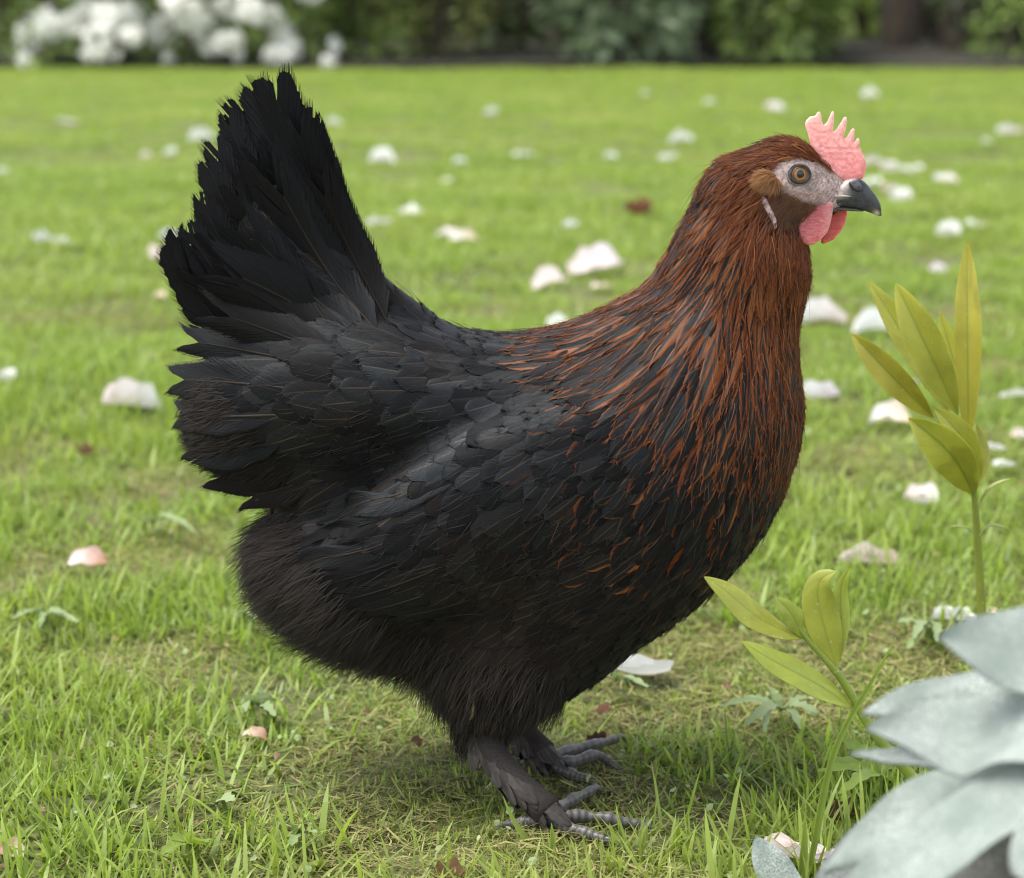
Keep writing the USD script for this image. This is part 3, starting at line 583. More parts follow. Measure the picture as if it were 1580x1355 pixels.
def hedge(x0, x1, Y, h, label, seed, mat='dark_shrub_look'):
    t = Thing('garden_hedge', ((x0 + x1)/2, Y, 0), label, 'hedge', 'hedges at the back')
    g = np.random.default_rng(seed); n = int((x1 - x0)*1500)
    p = np.stack([g.uniform(x0, x1, n), Y + .35*g.uniform(-1, 1, n)**3, .02 + h*g.uniform(0, 1, n)], -1)
    v, f, tt = leaf_cloud(n, (0, 0, 0), np.array([1, 1, 1.]), (.1, .2), seed, ground_z=-9)
    k = min(n, len(v)//5); v = v[:k*5].reshape(k, 5, 3); v = (v - v[:, :1] + p[:k, None]).reshape(-1, 3)
    t.part('foliage', v, many_faces(np.array([[0, 1, 2], [0, 2, 3], [1, 4, 2], [2, 4, 3]]), 5, k), mat, smooth=False, tint=tt[:k*5])
    b = trimesh.creation.box((x1 - x0, .25, h - .1)); b.apply_translation(((x0 + x1)/2, Y + .1, h/2 - .05))
    t.part('twig_core', b.vertices, b.faces, 'bark_look', smooth=False)
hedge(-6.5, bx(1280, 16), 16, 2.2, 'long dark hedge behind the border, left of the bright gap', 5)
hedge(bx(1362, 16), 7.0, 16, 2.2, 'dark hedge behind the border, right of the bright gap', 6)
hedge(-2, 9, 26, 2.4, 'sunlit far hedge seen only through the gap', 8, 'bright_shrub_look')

# ---------------------------------------------------------------- the hen
hrng = np.random.default_rng(11)
HEN = Thing('hen', (0.015, 0.0, 0.0), 'black hen with rust-red hackles standing side-on in the lawn, head to the right', 'hen')
x0, x1, xh = at(240, 700, 0)[0], at(1370, 700, 0)[0], at(1120, 300, 0)[0]
z1, zh = at(700, 180, 0)[2], at(1200, 420, 0)[2]
FX = axis([(x0, .0036), (xh, .0016), (x1, 0)]); FZ = axis([(0.0, .0036), (zh, .0016), (z1, 0)]); FY = axis([(-.118, .0036), (-.03, .0018), (.03, .0036), (.118, 0)])
FIELD = body_field(np.stack(np.meshgrid(FX, FY, FZ, indexing='ij'), -1))
GRAD = np.stack([np.gradient(FIELD, g, axis=k) for k, g in enumerate((FX, FY, FZ))])

def _index(P):
    return np.stack([np.interp(P[..., k], g, np.arange(len(g))) for k, g in enumerate((FX, FY, FZ))])
def field(P):
    return map_coordinates(FIELD, _index(P), order=1, mode='nearest')
def gradient(P):
    i = _index(P)
    return np.stack([map_coordinates(g, i, order=1, mode='nearest') for g in GRAD], -1)
def onto(P, steps=3):
    """P moved to the body's surface, and the outward normals there."""
    P = np.array(P, float)
    for _ in range(steps):
        g = gradient(P); k = np.linalg.norm(g, axis=-1, keepdims=True).clip(.3)
        P = P - (g/k)*(field(P)[..., None]/k).clip(-.02, .02)
    return P, unit(gradient(P))
def seen(px, py, Y0=-.125):
    """The point of the body's near surface that the photograph shows at a pixel."""
    d = unit(ray(px, py)); p = EYE + d*((Y0 - EYE[1])/d[1])
    for _ in range(60):
        p = p + d*np.clip(field(p[None])[0]*.8, -.01, .02)
    return p

# flow of the plumage over the body: pixel, direction, feather length and width (pixels), rust edge, brown tone, shape (0 rounded, 1 long hackle)
FLOW = np.array([
    (1215, 222, -1, .1, 30, 9, .75, .3, 1), (1275, 262, -.9, -.3, 18, 6, .95, .3, 1), (1250, 238, -.95, -.15, 22, 7, .9, .3, 1), (1150, 235, -.95, .35, 42, 11, .3, .1, 1), (1100, 265, -.8, .6, 58, 13, .3, .1, 1), (1180, 290, -.75, .65, 34, 10, .9, .4, 1), (1150, 300, -.6, .8, 48, 13, .8, .2, 1),
    (1075, 330, -.62, .78, 75, 15, .42, .1, 1), (1120, 360, -.5, .86, 75, 15, .55, .2, 1), (1180, 380, -.15, .98, 55, 13, .78, .4, 1), (1225, 400, -.02, 1, 42, 11, .82, .5, 1),
    (1035, 420, -.66, .75, 92, 18, .5, .1, 1), (1100, 450, -.5, .86, 90, 19, .52, .1, 1), (1170, 460, -.22, .97, 75, 16, .70, .3, 1), (1225, 480, -.04, 1, 60, 14, .74, .4, 1),
    (975, 475, -.78, .62, 95, 20, .46, .1, 1), (1040, 530, -.6, .8, 98, 22, .43, .1, 1), (1110, 560, -.42, .9, 90, 21, .43, .1, 1), (1180, 560, -.2, .98, 75, 18, .7, .3, 1), (1226, 580, -.05, 1, 60, 17, .5, .3, 1),
    (915, 510, -.92, .38, 95, 21, .36, .1, 1), (970, 570, -.78, .62, 92, 23, .36, .1, 1), (1050, 620, -.55, .83, 90, 25, .34, .1, 1), (1130, 640, -.35, .94, 80, 25, .42, .2, 1), (1200, 660, -.15, .98, 62, 22, .42, .25, 1),
    (880, 560, -.93, .36, 80, 26, .26, .1, 1), (930, 625, -.85, .5, 66, 34, .22, .05, 0), (1010, 680, -.65, .76, 60, 32, .3, .1, .45), (1090, 720, -.45, .9, 60, 30, .34, .2, .45), (1160, 740, -.3, .95, 58, 26, .34, .2, .45), (1210, 740, -.2, .98, 52, 23, .36, .2, .45),
    (1150, 830, -.5, .86, 54, 26, .3, .2, .45), (1080, 820, -.55, .83, 58, 30, .27, .2, .45), (1000, 800, -.7, .7, 60, 34, .22, .25, .45), (1090, 900, -.68, .73, 54, 28, .26, .3, .45), (1010, 920, -.78, .62, 58, 32, .24, .4, .45), (940, 970, -.82, .57, 60, 34, .18, .5, 0), (930, 860, -.85, .5, 62, 38, .2, .6, 0), (870, 1040, -.75, .66, 56, 32, 0, .8, 0), (860, 930, -.86, .5, 60, 36, .1, .75, 0),
    (820, 530, -1, .08, 66, 32, .1, .05, 0), (720, 530, -1, .0, 72, 38, .05, .05, 0), (640, 495, -.9, -.42, 78, 38, 0, .05, 0), (590, 450, -.72, -.7, 95, 44, 0, .1, 0), (550, 380, -.5, -.86, 105, 52, 0, .1, 0), (480, 330, -.42, -.91, 115, 62, 0, .15, 0), (440, 300, -.45, -.9, 110, 60, 0, .15, 0),
    (500, 450, -.72, -.69, 105, 58, 0, .15, 0), (420, 470, -.8, -.6, 100, 58, 0, .2, 0), (540, 540, -.95, -.28, 90, 52, 0, .15, 0), (420, 560, -1, -.05, 92, 54, 0, .2, 0), (340, 580, -1, -.1, 84, 50, 0, .3, 0), (480, 630, -.97, .22, 88, 50, 0, .2, 0), (380, 660, -.95, .3, 84, 48, 0, .4, 0), (620, 600, -.98, .15, 84, 48, 0, .1, 0), (560, 690, -.9, .42, 76, 44, 0, .35, 0), (430, 730, -.85, .5, 58, 32, 0, .6, 0), (330, 690, -.9, .4, 56, 32, 0, .8, 0),
    (870, 640, -.88, .47, 58, 36, .17, .0, 0), (800, 640, -.9, .42, 78, 48, .08, .0, 0), (740, 650, -.9, .42, 80, 48, .05, .0, 0), (680, 700, -.88, .47, 80, 48, .05, .15, 0), (800, 740, -.8, .6, 74, 44, .14, .15, 0), (720, 770, -.85, .52, 82, 46, .12, .2, 0), (640, 770, -.88, .47, 90, 52, .05, .1, 0), (870, 760, -.72, .7, 60, 36, .22, .2, 0), (800, 840, -.72, .7, 64, 36, .2, .4, 0), (560, 830, -.93, .36, 96, 54, 0, .2, 0), (700, 880, -.9, .43, 66, 40, .08, .35, 0), (950, 720, -.72, .7, 60, 36, .2, .1, 0), (940, 800, -.75, .66, 60, 34, .22, .3, 0),
    (480, 900, -.85, .52, 55, 30, 0, .9, 0), (600, 980, -.7, .7, 55, 30, 0, .9, 0), (700, 1030, -.45, .9, 55, 30, 0, .9, 0), (780, 1020, -.6, .8, 55, 32, 0, .9, 0), (800, 1090, -.4, .9, 45, 26, 0, 1, 0), (740, 1110, -.2, .98, 40, 22, 0, 1, 0)], float)
FLOW[:, 2:4] = unit(FLOW[:, 2:4])
_tree = cKDTree(FLOW[:, :2])
def flow(P, N):
    """For surface points: tangent along the plumage, and the other columns of FLOW."""
    Q = P.copy(); Q[:, 1] = -np.abs(Q[:, 1])
    d, i = _tree.query(pixel(Q), k=5)
    w = 1/(d + 6)**2.2; w /= w.sum(1, keepdims=True)
    r = (FLOW[i][:, :, 2:]*w[..., None]).sum(1)
    D = np.stack([r[:, 0], np.zeros(len(P)), -r[:, 1]], -1)
    T = D - N*(D*N).sum(1, keepdims=True)
    return unit(T), r[:, 2:]

FACE = np.array([(1192, 262), (1203, 253), (1217, 247), (1236, 246), (1256, 249), (1273, 258), (1282, 266), (1294, 270), (1330, 268), (1330, 322), (1284, 322), (1262, 345), (1225, 356), (1205, 350), (1186, 330), (1178, 302), (1190, 300), (1190, 285)])
BARE = np.array([(1194, 264), (1203, 254), (1217, 248), (1236, 247), (1254, 250), (1270, 260), (1279, 267), (1294, 271), (1325, 272), (1325, 325), (1284, 322), (1258, 313), (1240, 309), (1219, 298), (1205, 290), (1197, 277)])
from shapely import Polygon, points as shp_points, contains as shp_contains, distance as shp_distance
def inside(poly, q):
    return shp_contains(Polygon(poly), shp_points(q))
def edge_distance(poly, q):
    """Signed: inside negative."""
    p = Polygon(poly); d = shp_distance(p.exterior, shp_points(q))
    return np.where(shp_contains(p, shp_points(q)), -d, d)

# the body: one continuous skin
bv, bf = surface_nets(FIELD, FX, FY, FZ); bf = quads_to_tris(bf)
mir = bv.copy(); mir[:, 1] = -np.abs(mir[:, 1]); bp = pixel(mir)
tint = np.tile([.006, .0055, .0053], (len(bv), 1))
neck = np.clip((bp[:, 0] - 1050)/120, 0, 1)*np.clip((640 - bp[:, 1])/200, 0, 1)
tint = tint*(1 - neck[:, None]) + np.array([.035, .010, .004])*neck[:, None]
cheek = np.clip(.5 - edge_distance(FACE, bp)/14, 0, 1)
tint = tint*(1 - cheek[:, None]) + np.array([.10, .052, .03])*cheek[:, None]
bare = np.clip(.5 - edge_distance(BARE, bp)/9, 0, 1)
skin = np.array([.45, .345, .325]) + (meshkit.fbm(bv*700, 3, 4) - .5)[:, None]*[.3, .3, .3]
pinkish = np.exp(-((bp - [1240, 303])/[26, 8])**2).prod(1)[:, None]
skin = skin*(1 - .35*pinkish) + np.array([.5, .2, .16])*.35*pinkish
darklid = np.exp(-(np.hypot(*(bp - [1234, 269]).T)/24)**4)[:, None]
skin = skin*(1 - .30*darklid) + np.array([.14, .13, .125])*.30*darklid
tint = tint*(1 - bare[:, None]) + (skin*(1 - .38*np.clip(np.sin(np.hypot(*(bp - [1234, 269]).T)*1.25 + 2.2*meshkit.fbm(bv*300, 2, 9)), 0, 1)[:, None]))*bare[:, None]
wr = np.sin(np.hypot(*(bp - [1234, 269]).T)*1.1)*np.exp(-np.abs(np.hypot(*(bp - [1234, 269]).T) - 24)/9)*.00025
bn = unit(gradient(bv))
HEN.part('body', bv + bn*wr[:, None], bf, 'skin_look', tint=tint)

# contour feathers: sample the surface, thin by feather size, lay each along the flow
tri = bv[bf]; area = np.linalg.norm(np.cross(tri[:, 1] - tri[:, 0], tri[:, 2] - tri[:, 0]), axis=1)
pick = hrng.choice(len(bf), 60000, p=area/area.sum())
a, b = hrng.uniform(0, 1, (2, 60000)); flip = a + b > 1; a[flip], b[flip] = 1 - a[flip], 1 - b[flip]
P = tri[pick, 0] + a[:, None]*(tri[pick, 1] - tri[pick, 0]) + b[:, None]*(tri[pick, 2] - tri[pick, 0])
P, N = onto(P, 2); T, R = flow(P, N)
near_side = P.copy(); near_side[:, 1] = -np.abs(near_side[:, 1]); q = pixel(near_side)
keep = ~inside(FACE, q) & ~((q[:, 0] > 1262) & (q[:, 1] > 250)) & (P[:, 2] > .062)
P, N, T, R = P[keep], N[keep], T[keep], R[keep]
rad = (.36 - .09*R[:, 4].clip(0, 1))*np.sqrt(R[:, 0]*R[:, 1])*S*np.where(P[:, 1] > .02, 1.25, 1.0)
kt = cKDTree(P); alive = np.ones(len(P), bool); chosen = []
near_lists = kt.query_ball_point(P, rad)
for i in range(len(P)):
    if alive[i]:
        chosen.append(i); alive[near_lists[i]] = False
P, N, T, R = P[chosen], N[chosen], T[chosen], R[chosen]
n = len(P)
NU, NV = 7, 12
uu = np.array([-1, -.72, -.38, 0, .38, .72, 1]); vv = 1 - (1 - np.linspace(0, 1, NV))**1.6
def plume(P, N, T, R, lift, root=-.0002, cross=.0006, L=None, W=None, seed=0):
    """Feather sheets conforming to the body: (n, NV*NU, 3) vertices and the tints."""
    g = np.random.default_rng(seed); n = len(P)
    L = R[:, 0]*S*g.uniform(1.0, 1.4, n) if L is None else L
    W = R[:, 1]*S*g.uniform(.9, 1.12, n) if W is None else W
    ja = g.normal(0, .15, n); B = np.cross(N, T)
    T2 = T*np.cos(ja)[:, None] + B*np.sin(ja)[:, None]; B2 = np.cross(N, T2)
    hack = np.clip(R[:, 4], 0, 1)[:, None]
    rnd = (.45 + .55*np.clip(vv/.35, 0, 1)**.8)*np.sqrt(np.clip(1 - np.clip((vv - .58)/.42, 0, 1)**2.3, 0, 1))
    lan = (.55 + .45*np.clip(vv/.3, 0, 1))*np.clip((1 - vv)/.55, 0, 1)**.62
    prof = (1 - hack)*rnd + hack*lan
    # ragged barbs at the margin
    rag = 1 + (g.uniform(-1, 1, (n, NV, 2))*np.linspace(.03, .12, NV)[None, :, None])
    half = prof[:, :, None]*np.where(uu < 0, rag[..., :1], rag[..., 1:])*np.abs(uu)
    lat = np.sign(uu)*half*W[:, None, None]/2
    bend = g.normal(0, .05, n)
    along = L[:, None, None]*(vv[None, :, None]*np.ones((n, 1, NU)) - .04*np.abs(uu)**1.5*np.clip(vv - .5, 0, 1)[None, :, None]) 
    # tip raggedness along the length
    along = along + L[:, None, None]*.05*g.uniform(-1, .6, (n, 1, NU))*np.clip(vv - .8, 0, .2)[None, :, None]*5*.8
    pos = P[:, None, None] + T2[:, None, None]*along[..., None] + B2[:, None, None]*(lat + (bend*L)[:, None, None]*vv[None, :, None]**2)[..., None]
    base, nn = onto(pos.reshape(-1, 3), 3)
    global STRAY
    Nr = np.repeat(N, NU*NV, 0); STRAY = ((nn*Nr).sum(1) < .2).reshape(n, -1).any(1)
    nn = .7*nn + .3*Nr
    h = root + (lift*g.uniform(.75, 1.3, n))[:, None, None]*(vv**1.3)[None, :, None] - cross*(uu**2)[None, None, :]*(1 + g.normal(0, .3, n))[:, None, None] + g.uniform(0, .0007, n)[:, None, None]
    h = h*np.ones((n, NV, NU))
    v = base + unit(nn)*h.reshape(-1, 1)
    return v.reshape(n, NV*NU, 3)
lift = (.0009 + .000008*R[:, 0])*(1 - .35*R[:, 4].clip(0, 1))
FV = plume(P, N, T, R, lift, seed=3)
STRAY &= pixel(P*[1, 0, 1])[:, 1] < 470
ok_ = ~STRAY; P, N, T, R, FV, lift = P[ok_], N[ok_], T[ok_], R[ok_], FV[ok_], lift[ok_]; n = len(P)
low = np.clip((pixel(P*[1, 0, 1])[:, 0] - 780)/220, .25, 1)*np.clip((1000 - pixel(P*[1, 0, 1])[:, 1])/220, .15, 1)
wild = np.where(R[:, 4] > .6, hrng.uniform(.75, 1.35, n), low*hrng.choice([0, .4, .65, .85, 1.0], n, p=[.40, .25, .2, .10, .05]))
ft = np.stack([np.clip(R[:, 2]*wild, 0, 1), hrng.uniform(0, 1, n), np.clip(R[:, 3] + hrng.normal(0, .12, n), 0, 1)], -1)
# a few paler sheened feathers
FUV = np.stack([np.tile((uu + 1)/2, NV), np.repeat(vv, NU)], -1); FF = grid_faces(NU, NV)
vis = (np.einsum('ij,ij->i', N, EYE - P) > 0) & (P[:, 1] < .01)
size = R[:, 0]*R[:, 1]*vis*(R[:, 3] < .7)
big = np.argsort(-size)[:290]; rest = np.setdiff1d(np.arange(n), big)
for i in big:
    HEN.part('covert_feather', FV[i], FF, 'feather_look', uv=FUV, tint=np.tile(ft[i], (NU*NV, 1)))
HEN.part('plumage', FV[rest].reshape(-1, 3), many_faces(FF, NU*NV, len(rest)), 'feather_look', uv=np.tile(FUV, (len(rest), 1)), tint=np.repeat(ft[rest], NU*NV, 0), kind='stuff', label='small overlapping feathers of neck, breast and back')

# free barb ends along the feather margins
rows_ = np.array([(NV - 1)*NU + c_ for c_ in range(NU)] + [(NV - 3)*NU, (NV - 3)*NU + NU - 1, (NV - 5)*NU, (NV - 5)*NU + NU - 1])
prev_ = np.array([(NV - 4)*NU + min(max(c_, 2), 4) for c_ in range(NU)] + [(NV - 5)*NU + 2, (NV - 5)*NU + 4, (NV - 7)*NU + 2, (NV - 7)*NU + 4])
sel = np.where((P[:, 1] < .03) & (R[:, 0] > 40))[0]
fe, fs = FV[sel][:, rows_].reshape(-1, 3), FV[sel][:, prev_].reshape(-1, 3)
fd = unit(fe - fs + hrng.normal(0, .0012, fe.shape)); fl = hrng.uniform(.0012, .0045, len(fe))
fp = np.stack([fe - fd*.002, fe + fd*(fl*.5)[:, None], fe + fd*fl[:, None] - np.array([0, 0, .0004])], 1)
fc = np.where((ft[sel, 0] > .3)[:, None], np.array([.13, .04, .011]), np.array([.012, .0108, .0105]))
fc = np.repeat(fc, len(rows_), 0)*hrng.uniform(.6, 1.6, (len(fe), 1))
HEN.curves('barb_ends', fp, np.full((len(fe), 1), .00028)*np.array([[1, .8, .3]]), 'down_look', tint=np.repeat(fc, 3, 0), label='free barb ends along the feather margins')

# barbed feathers of tail and wing: built barb by barb
def barbed(ctrl, width, normal, seed, point=0.0, fray=1.0, step=.0009, bow=.0, split=2, tintv=(0, .3, .1), asym=1.0, curl=0.0):
    """A large feather: rachis along ctrl and a vane of separate barbs. point: 0 round tip, 1 pointed. (v, f, uv, tint)"""
    g = np.random.default_rng(seed)
    c = spline(ctrl, 60); s = np.r_[0, np.cumsum(np.linalg.norm(np.diff(c, axis=0), axis=1))]; Lr = s[-1]
    nb = int(Lr*.97/step)
    V, F, U = [], [], []
    rv, rf = tube(c[::6], np.linspace(.0011, .0003, len(c[::6])), 5)
    V.append(rv); F.append(rf); U.append(np.stack([np.full(len(rv), .5), np.linspace(0, 1, len(rv))], -1)); off = len(rv)
    t = unit(np.gradient(c, axis=0)); normal = unit(np.asarray(normal, float))
    bin_ = unit(np.cross(normal, t)); nr = np.cross(t, bin_)
    K = 8
    for side in (-1, 1):
        v0 = np.linspace(.04, .985, nb); i = v0*59
        q = np.stack([np.interp(i, np.arange(60), c[:, k]) for k in range(3)], -1)
        tt = unit(np.stack([np.interp(i, np.arange(60), t[:, k]) for k in range(3)], -1)); bb = unit(np.stack([np.interp(i, np.arange(60), bin_[:, k]) for k in range(3)], -1))*side; nn = np.cross(tt, bb)*side
        prof = (.5 + .5*np.clip(v0/.25, 0, 1))*np.clip((1 - v0)/(.10 + .35*point), 0, 1)**(.42 + .3*point)
        half = width/2*prof*(asym if side > 0 else 2 - asym)
        ang = np.radians(36) - np.radians(14)*v0
        # the vane parts at a few places: runs of barbs lean together, and shorten
        cuts = np.sort(g.uniform(.15, 1, split)); run = np.searchsorted(cuts, v0)
        lean = g.normal(0, .055, split + 1)[run]*fray; short = (1 - .10*fray*g.uniform(0, 1, split + 1)[run])
        ang = ang + lean + g.normal(0, .02*fray, nb)
        ln = half/np.sin(np.radians(34))*short*(1 + .025*fray*g.normal(0, 1, nb)).clip(.6, 1.2)
        pts = []
        pp = q.copy()
        for k in range(K):
            if k:
                a_ = ang - .18*k/K
                pp = pp + (ln/(K - 1))[:, None]*(np.cos(a_)[:, None]*tt + np.sin(a_)[:, None]*bb - nn*(bow*k/K)[..., None] if np.ndim(bow) else np.cos(a_)[:, None]*tt + np.sin(a_)[:, None]*bb - nn*bow*k/K)
            pts.append(pp)
        pts = np.stack(pts, 1)
        pts = pts + (g.uniform(-1, 1, nb)*.00012)[:, None, None]*nn[:, None]*np.linspace(0, 1, K)[None, :, None]
        us = .5 + side*.5*np.linspace(0, 1, K)
        # barbs hook together into a smooth vane, except where it has parted; their tips stay free
        V.append(pts.reshape(-1, 3)); U.append(np.stack([np.broadcast_to(us, (nb, K)), np.broadcast_to(v0[:, None]*.93, (nb, K))], -1).reshape(-1, 2))
        a0 = np.arange(nb - 1)[run[1:] == run[:-1]][:, None]*K + np.arange(K - 2)[None]
        inner = np.arange(nb - 1)[run[1:] != run[:-1]][:, None]*K + np.arange(2)[None]
        a0 = np.r_[a0.ravel(), inner.ravel()]
        F.append(quads_to_tris(np.stack([a0, a0 + 1, a0 + K + 1, a0 + K], 1)) + off); off += nb*K
        k2 = [K - 3, K - 2, K - 1]; w2 = np.array([1.25, 1.0, .45])*step*.9
        lo = pts[:, k2] - tt[:, None]*(w2/2)[None, :, None]; hi = pts[:, k2] + tt[:, None]*(w2/2)[None, :, None]
        V.append(np.stack([lo, hi], 2).reshape(-1, 3)); U.append(np.stack([np.broadcast_to(np.repeat(us[k2], 2), (nb, 6)), np.broadcast_to(v0[:, None]*.93, (nb, 6))], -1).reshape(-1, 2))
        F.append(many_faces(quads_to_tris(np.array([[0, 1, 3, 2], [2, 3, 5, 4]])), 6, nb) + off); off += nb*6
    v = np.vstack(V)
    return v, np.vstack(F), np.vstack(U), np.tile(tintv, (len(v), 1))

def px_path(points, y0, y1):
    k = np.linspace(0, 1, len(points))
    return np.array([at(p[0], p[1], y0 + (y1 - y0)*t) for p, t in zip(points, k)])
TAIL = [  # root to tip (pixels), width, tip sharpness, depth at root and tip (m), fraying, tone
    ([(570, 500), (508, 330), (447, 142)], 60, .9, .006, .018, .7, .1), ([(578, 505), (522, 340), (490, 172)], 52, .9, .002, .012, .7, .1), ([(582, 505), (534, 370), (518, 242)], 40, .9, -.004, .004, .6, .1),
    ([(545, 520), (465, 320), (398, 150)], 96, .25, .012, .026, 1.3, .1), ([(535, 530), (445, 330), (374, 168)], 92, .25, .016, .032, 1.3, .15), ([(525, 540), (425, 350), (352, 190)], 86, .25, .012, .03, 1.4, .15),
    ([(515, 550), (410, 380), (334, 228)], 80, .3, .006, .022, 1.5, .15), ([(505, 560), (395, 410), (322, 258)], 76, .3, .0, .014, 1.6, .15), ([(495, 570), (382, 440), (307, 303)], 66, .5, -.004, .006, 1.6, .15),
    ([(480, 580), (370, 470), (290, 356)], 66, .35, -.006, .002, 1.5, .15), ([(465, 590), (340, 500), (266, 388)], 76, .45, .002, -.004, 1.1, .15), ([(470, 600), (345, 520), (275, 362)], 70, .3, .012, .012, 1.2, .1),
    ([(560, 520), (500, 350), (425, 150)], 92, .1, -.006, -.002, .7, .12), ([(565, 520), (510, 380), (462, 205)], 82, .08, -.012, -.010, .6, .12), ([(550, 540), (475, 400), (400, 250)], 78, .1, -.012, -.012, 1.1, .12), ([(530, 550), (440, 420), (365, 300)], 74, .15, -.014, -.014, 1.2, .12),
    ([(510, 560), (410, 450), (330, 370)], 70, .15, -.018, -.018, 1.1, .12), ([(560, 540), (495, 420), (425, 288)], 112, .02, -.024, -.024, .5, .1), ([(585, 525), (545, 410), (508, 290)], 70, .15, -.016, -.012, .5, .1), ([(480, 590), (390, 510), (300, 425)], 66, .15, -.018, -.014, 1.1, .12),
    ([(560, 560), (470, 480), (372, 428)], 100, .03, -.036, -.036, .5, .12)]
for k, (pp, wd, pt, ya, yb, fr, tone) in enumerate(TAIL):
    c = px_path(pp, ya + (.020 if k >= 12 else 0), yb + (.006 if k >= 12 else 0))
    v, f, uv, t_ = barbed(c, wd*1.25*S, (-.15, -1, .05), 700 + k, pt, fr*.8, bow=.12 if k < 12 else .2, split=5 if fr > 1 else 2, tintv=(0, hrng.uniform(0, .35), tone))
    HEN.part('tail_feather', v, f, 'feather_look', smooth=True, uv=uv, tint=t_)
# large rounded coverts lying over the rump and the foot of the tail
def near_path(points, tip, dy, lift_):
    pts = []
    for k_, (a_, b_) in enumerate(points):
        p = seen(a_, b_); p2, nn = onto(p[None]); pts.append(p2[0] + nn[0]*lift_*k_/len(points))
    return np.array(pts + [at(*tip, dy)])
RUMP = [([(600, 500), (560, 430)], (500, 300), 86, -.016), ([(590, 520), (520, 440)], (436, 300), 104, -.022), ([(575, 530), (495, 470)], (400, 375), 104, -.028), ([(560, 540), (470, 500)], (366, 440), 100, -.030), ([(530, 555), (450, 525)], (352, 488), 92, -.030),
    ([(470, 560), (390, 545)], (304, 528), 78, -.012), ([(450, 600), (370, 592)], (282, 586), 80, -.012), ([(440, 640), (360, 642)], (286, 640), 76, -.014), ([(445, 680), (375, 690)], (300, 692), 70, -.016), ([(465, 705), (405, 730)], (340, 735), 64, -.02), ([(500, 725), (450, 748)], (392, 764), 60, -.03)]
for k, (pp, tip, wd, dy) in enumerate(RUMP):
    c = near_path(pp, tip, dy, .003)
    v, f, uv, t_ = barbed(c, wd*1.12*S, (-.2, -1, .25), 860 + k, .03, .5, bow=.2, split=1, tintv=(0, hrng.uniform(0, .45), hrng.uniform(.05, .3) + (.3 if k > 8 else 0)))
    HEN.part('rump_feather', v, f, 'feather_look', smooth=True, uv=uv, tint=t_)
WING = [([(760, 700), (620, 762), (500, 812)], 66), ([(760, 735), (610, 795), (462, 852)], 62), ([(770, 765), (620, 828), (470, 880)], 60), ([(780, 790), (640, 856), (490, 905)], 58), ([(800, 815), (670, 880), (525, 925)], 56), ([(820, 840), (700, 900), (565, 940)], 54), ([(850, 860), (740, 920), (610, 947)], 52), ([(880, 885), (790, 938), (668, 952)], 50)]
for k, (pp, wd) in enumerate(WING):
    c = np.array([seen(*p) for p in pp]); c, nn = onto(spline(c, 7), 3)
    c = c + nn*np.linspace(-.003, .0046 - .0003*k, 7)[:, None]
    v, f, uv, t_ = barbed(c, wd*S, nn.mean(0), 800 + k, .15, .35, bow=.18, split=2, tintv=(0, hrng.uniform(0, .5), .1 + .03*k))
    HEN.part('flight_feather', v, f, 'feather_look', smooth=True, uv=uv, tint=t_)

# ---- down, wisps and bristles
def hairs(P, N, T, length, lift, droop, width, seed, k=5, wave=.12, clump=0):
    """Hair curves: (points n x k x 3, widths n x k)."""
    g = np.random.default_rng(seed); n = len(P)
    B = np.cross(N, T); d = unit(T + N*lift[:, None] + B*g.normal(0, .25, n)[:, None])
    pts = [P - N*.001]; p = P.copy()
    wv = g.normal(0, wave, (n, 3))
    for j in range(1, k):
        d = unit(d + np.array([0, 0, -1])*droop[:, None]/k + wv*g.uniform(-.5, 1, (n, 1)))
        p = p + d*(length/(k - 1))[:, None]; pts.append(p)
    return np.stack(pts, 1), width[:, None]*np.linspace(1, .25, k)[None]
def scatter(box, count, seed, cond):
    g = np.random.default_rng(seed)
    pick = g.choice(len(bf), 120000, p=area/area.sum()); r1, r2 = g.uniform(0, 1, (2, 120000)); fl = r1 + r2 > 1; r1[fl], r2[fl] = 1 - r1[fl], 1 - r2[fl]
    Q = tri[pick, 0] + r1[:, None]*(tri[pick, 1] - tri[pick, 0]) + r2[:, None]*(tri[pick, 2] - tri[pick, 0])
    m = Q.copy(); m[:, 1] = -np.abs(m[:, 1]); pxq = pixel(m)
    ok = cond(pxq, Q); Q = Q[ok][:count]
    Q, N_ = onto(Q, 2); T_, R_ = flow(Q, N_)
    return Q, N_, T_, R_, g
FLUFF = np.array([(380, 800), (470, 780), (500, 860), (560, 930), (660, 975), (720, 1015), (850, 1020), (880, 1050), (870, 1110), (740, 1160), (560, 1080), (360, 900)])
for nm, poly, cnt, ln, lf, sd, lab in (('down', FLUFF, 18000, (26, 74), .7, 41, 'brown-black fluffy down of rump, belly and thighs'), ('rear_down', np.array([(270, 560), (340, 560), (420, 700), (480, 760), (380, 790), (280, 700)]), 3000, (26, 46), .45, 42, 'wispy brown down at the rear edge below the tail')):
    Q, N_, T_, R_, g = scatter(None, cnt, sd, lambda p, q_: inside(poly, p))
    n_ = len(Q); L = g.uniform(*ln, n_)*S
    L *= np.where(pixel(Q)[:, 1] > 1080, .6, 1)
    pts, wd = hairs(Q, N_, T_, L, g.uniform(.1, lf, n_), g.uniform(0, .5, n_), g.uniform(.0003, .00062, n_), sd, wave=.1)
    br = g.uniform(.4, 2.0, n_)[:, None, None]*np.array([.017, .0128, .0105])*np.linspace(.55, 1.25, 5)[None, :, None]
    HEN.curves(nm, pts, wd, 'down_look', tint=br.reshape(-1, 3), label=lab)
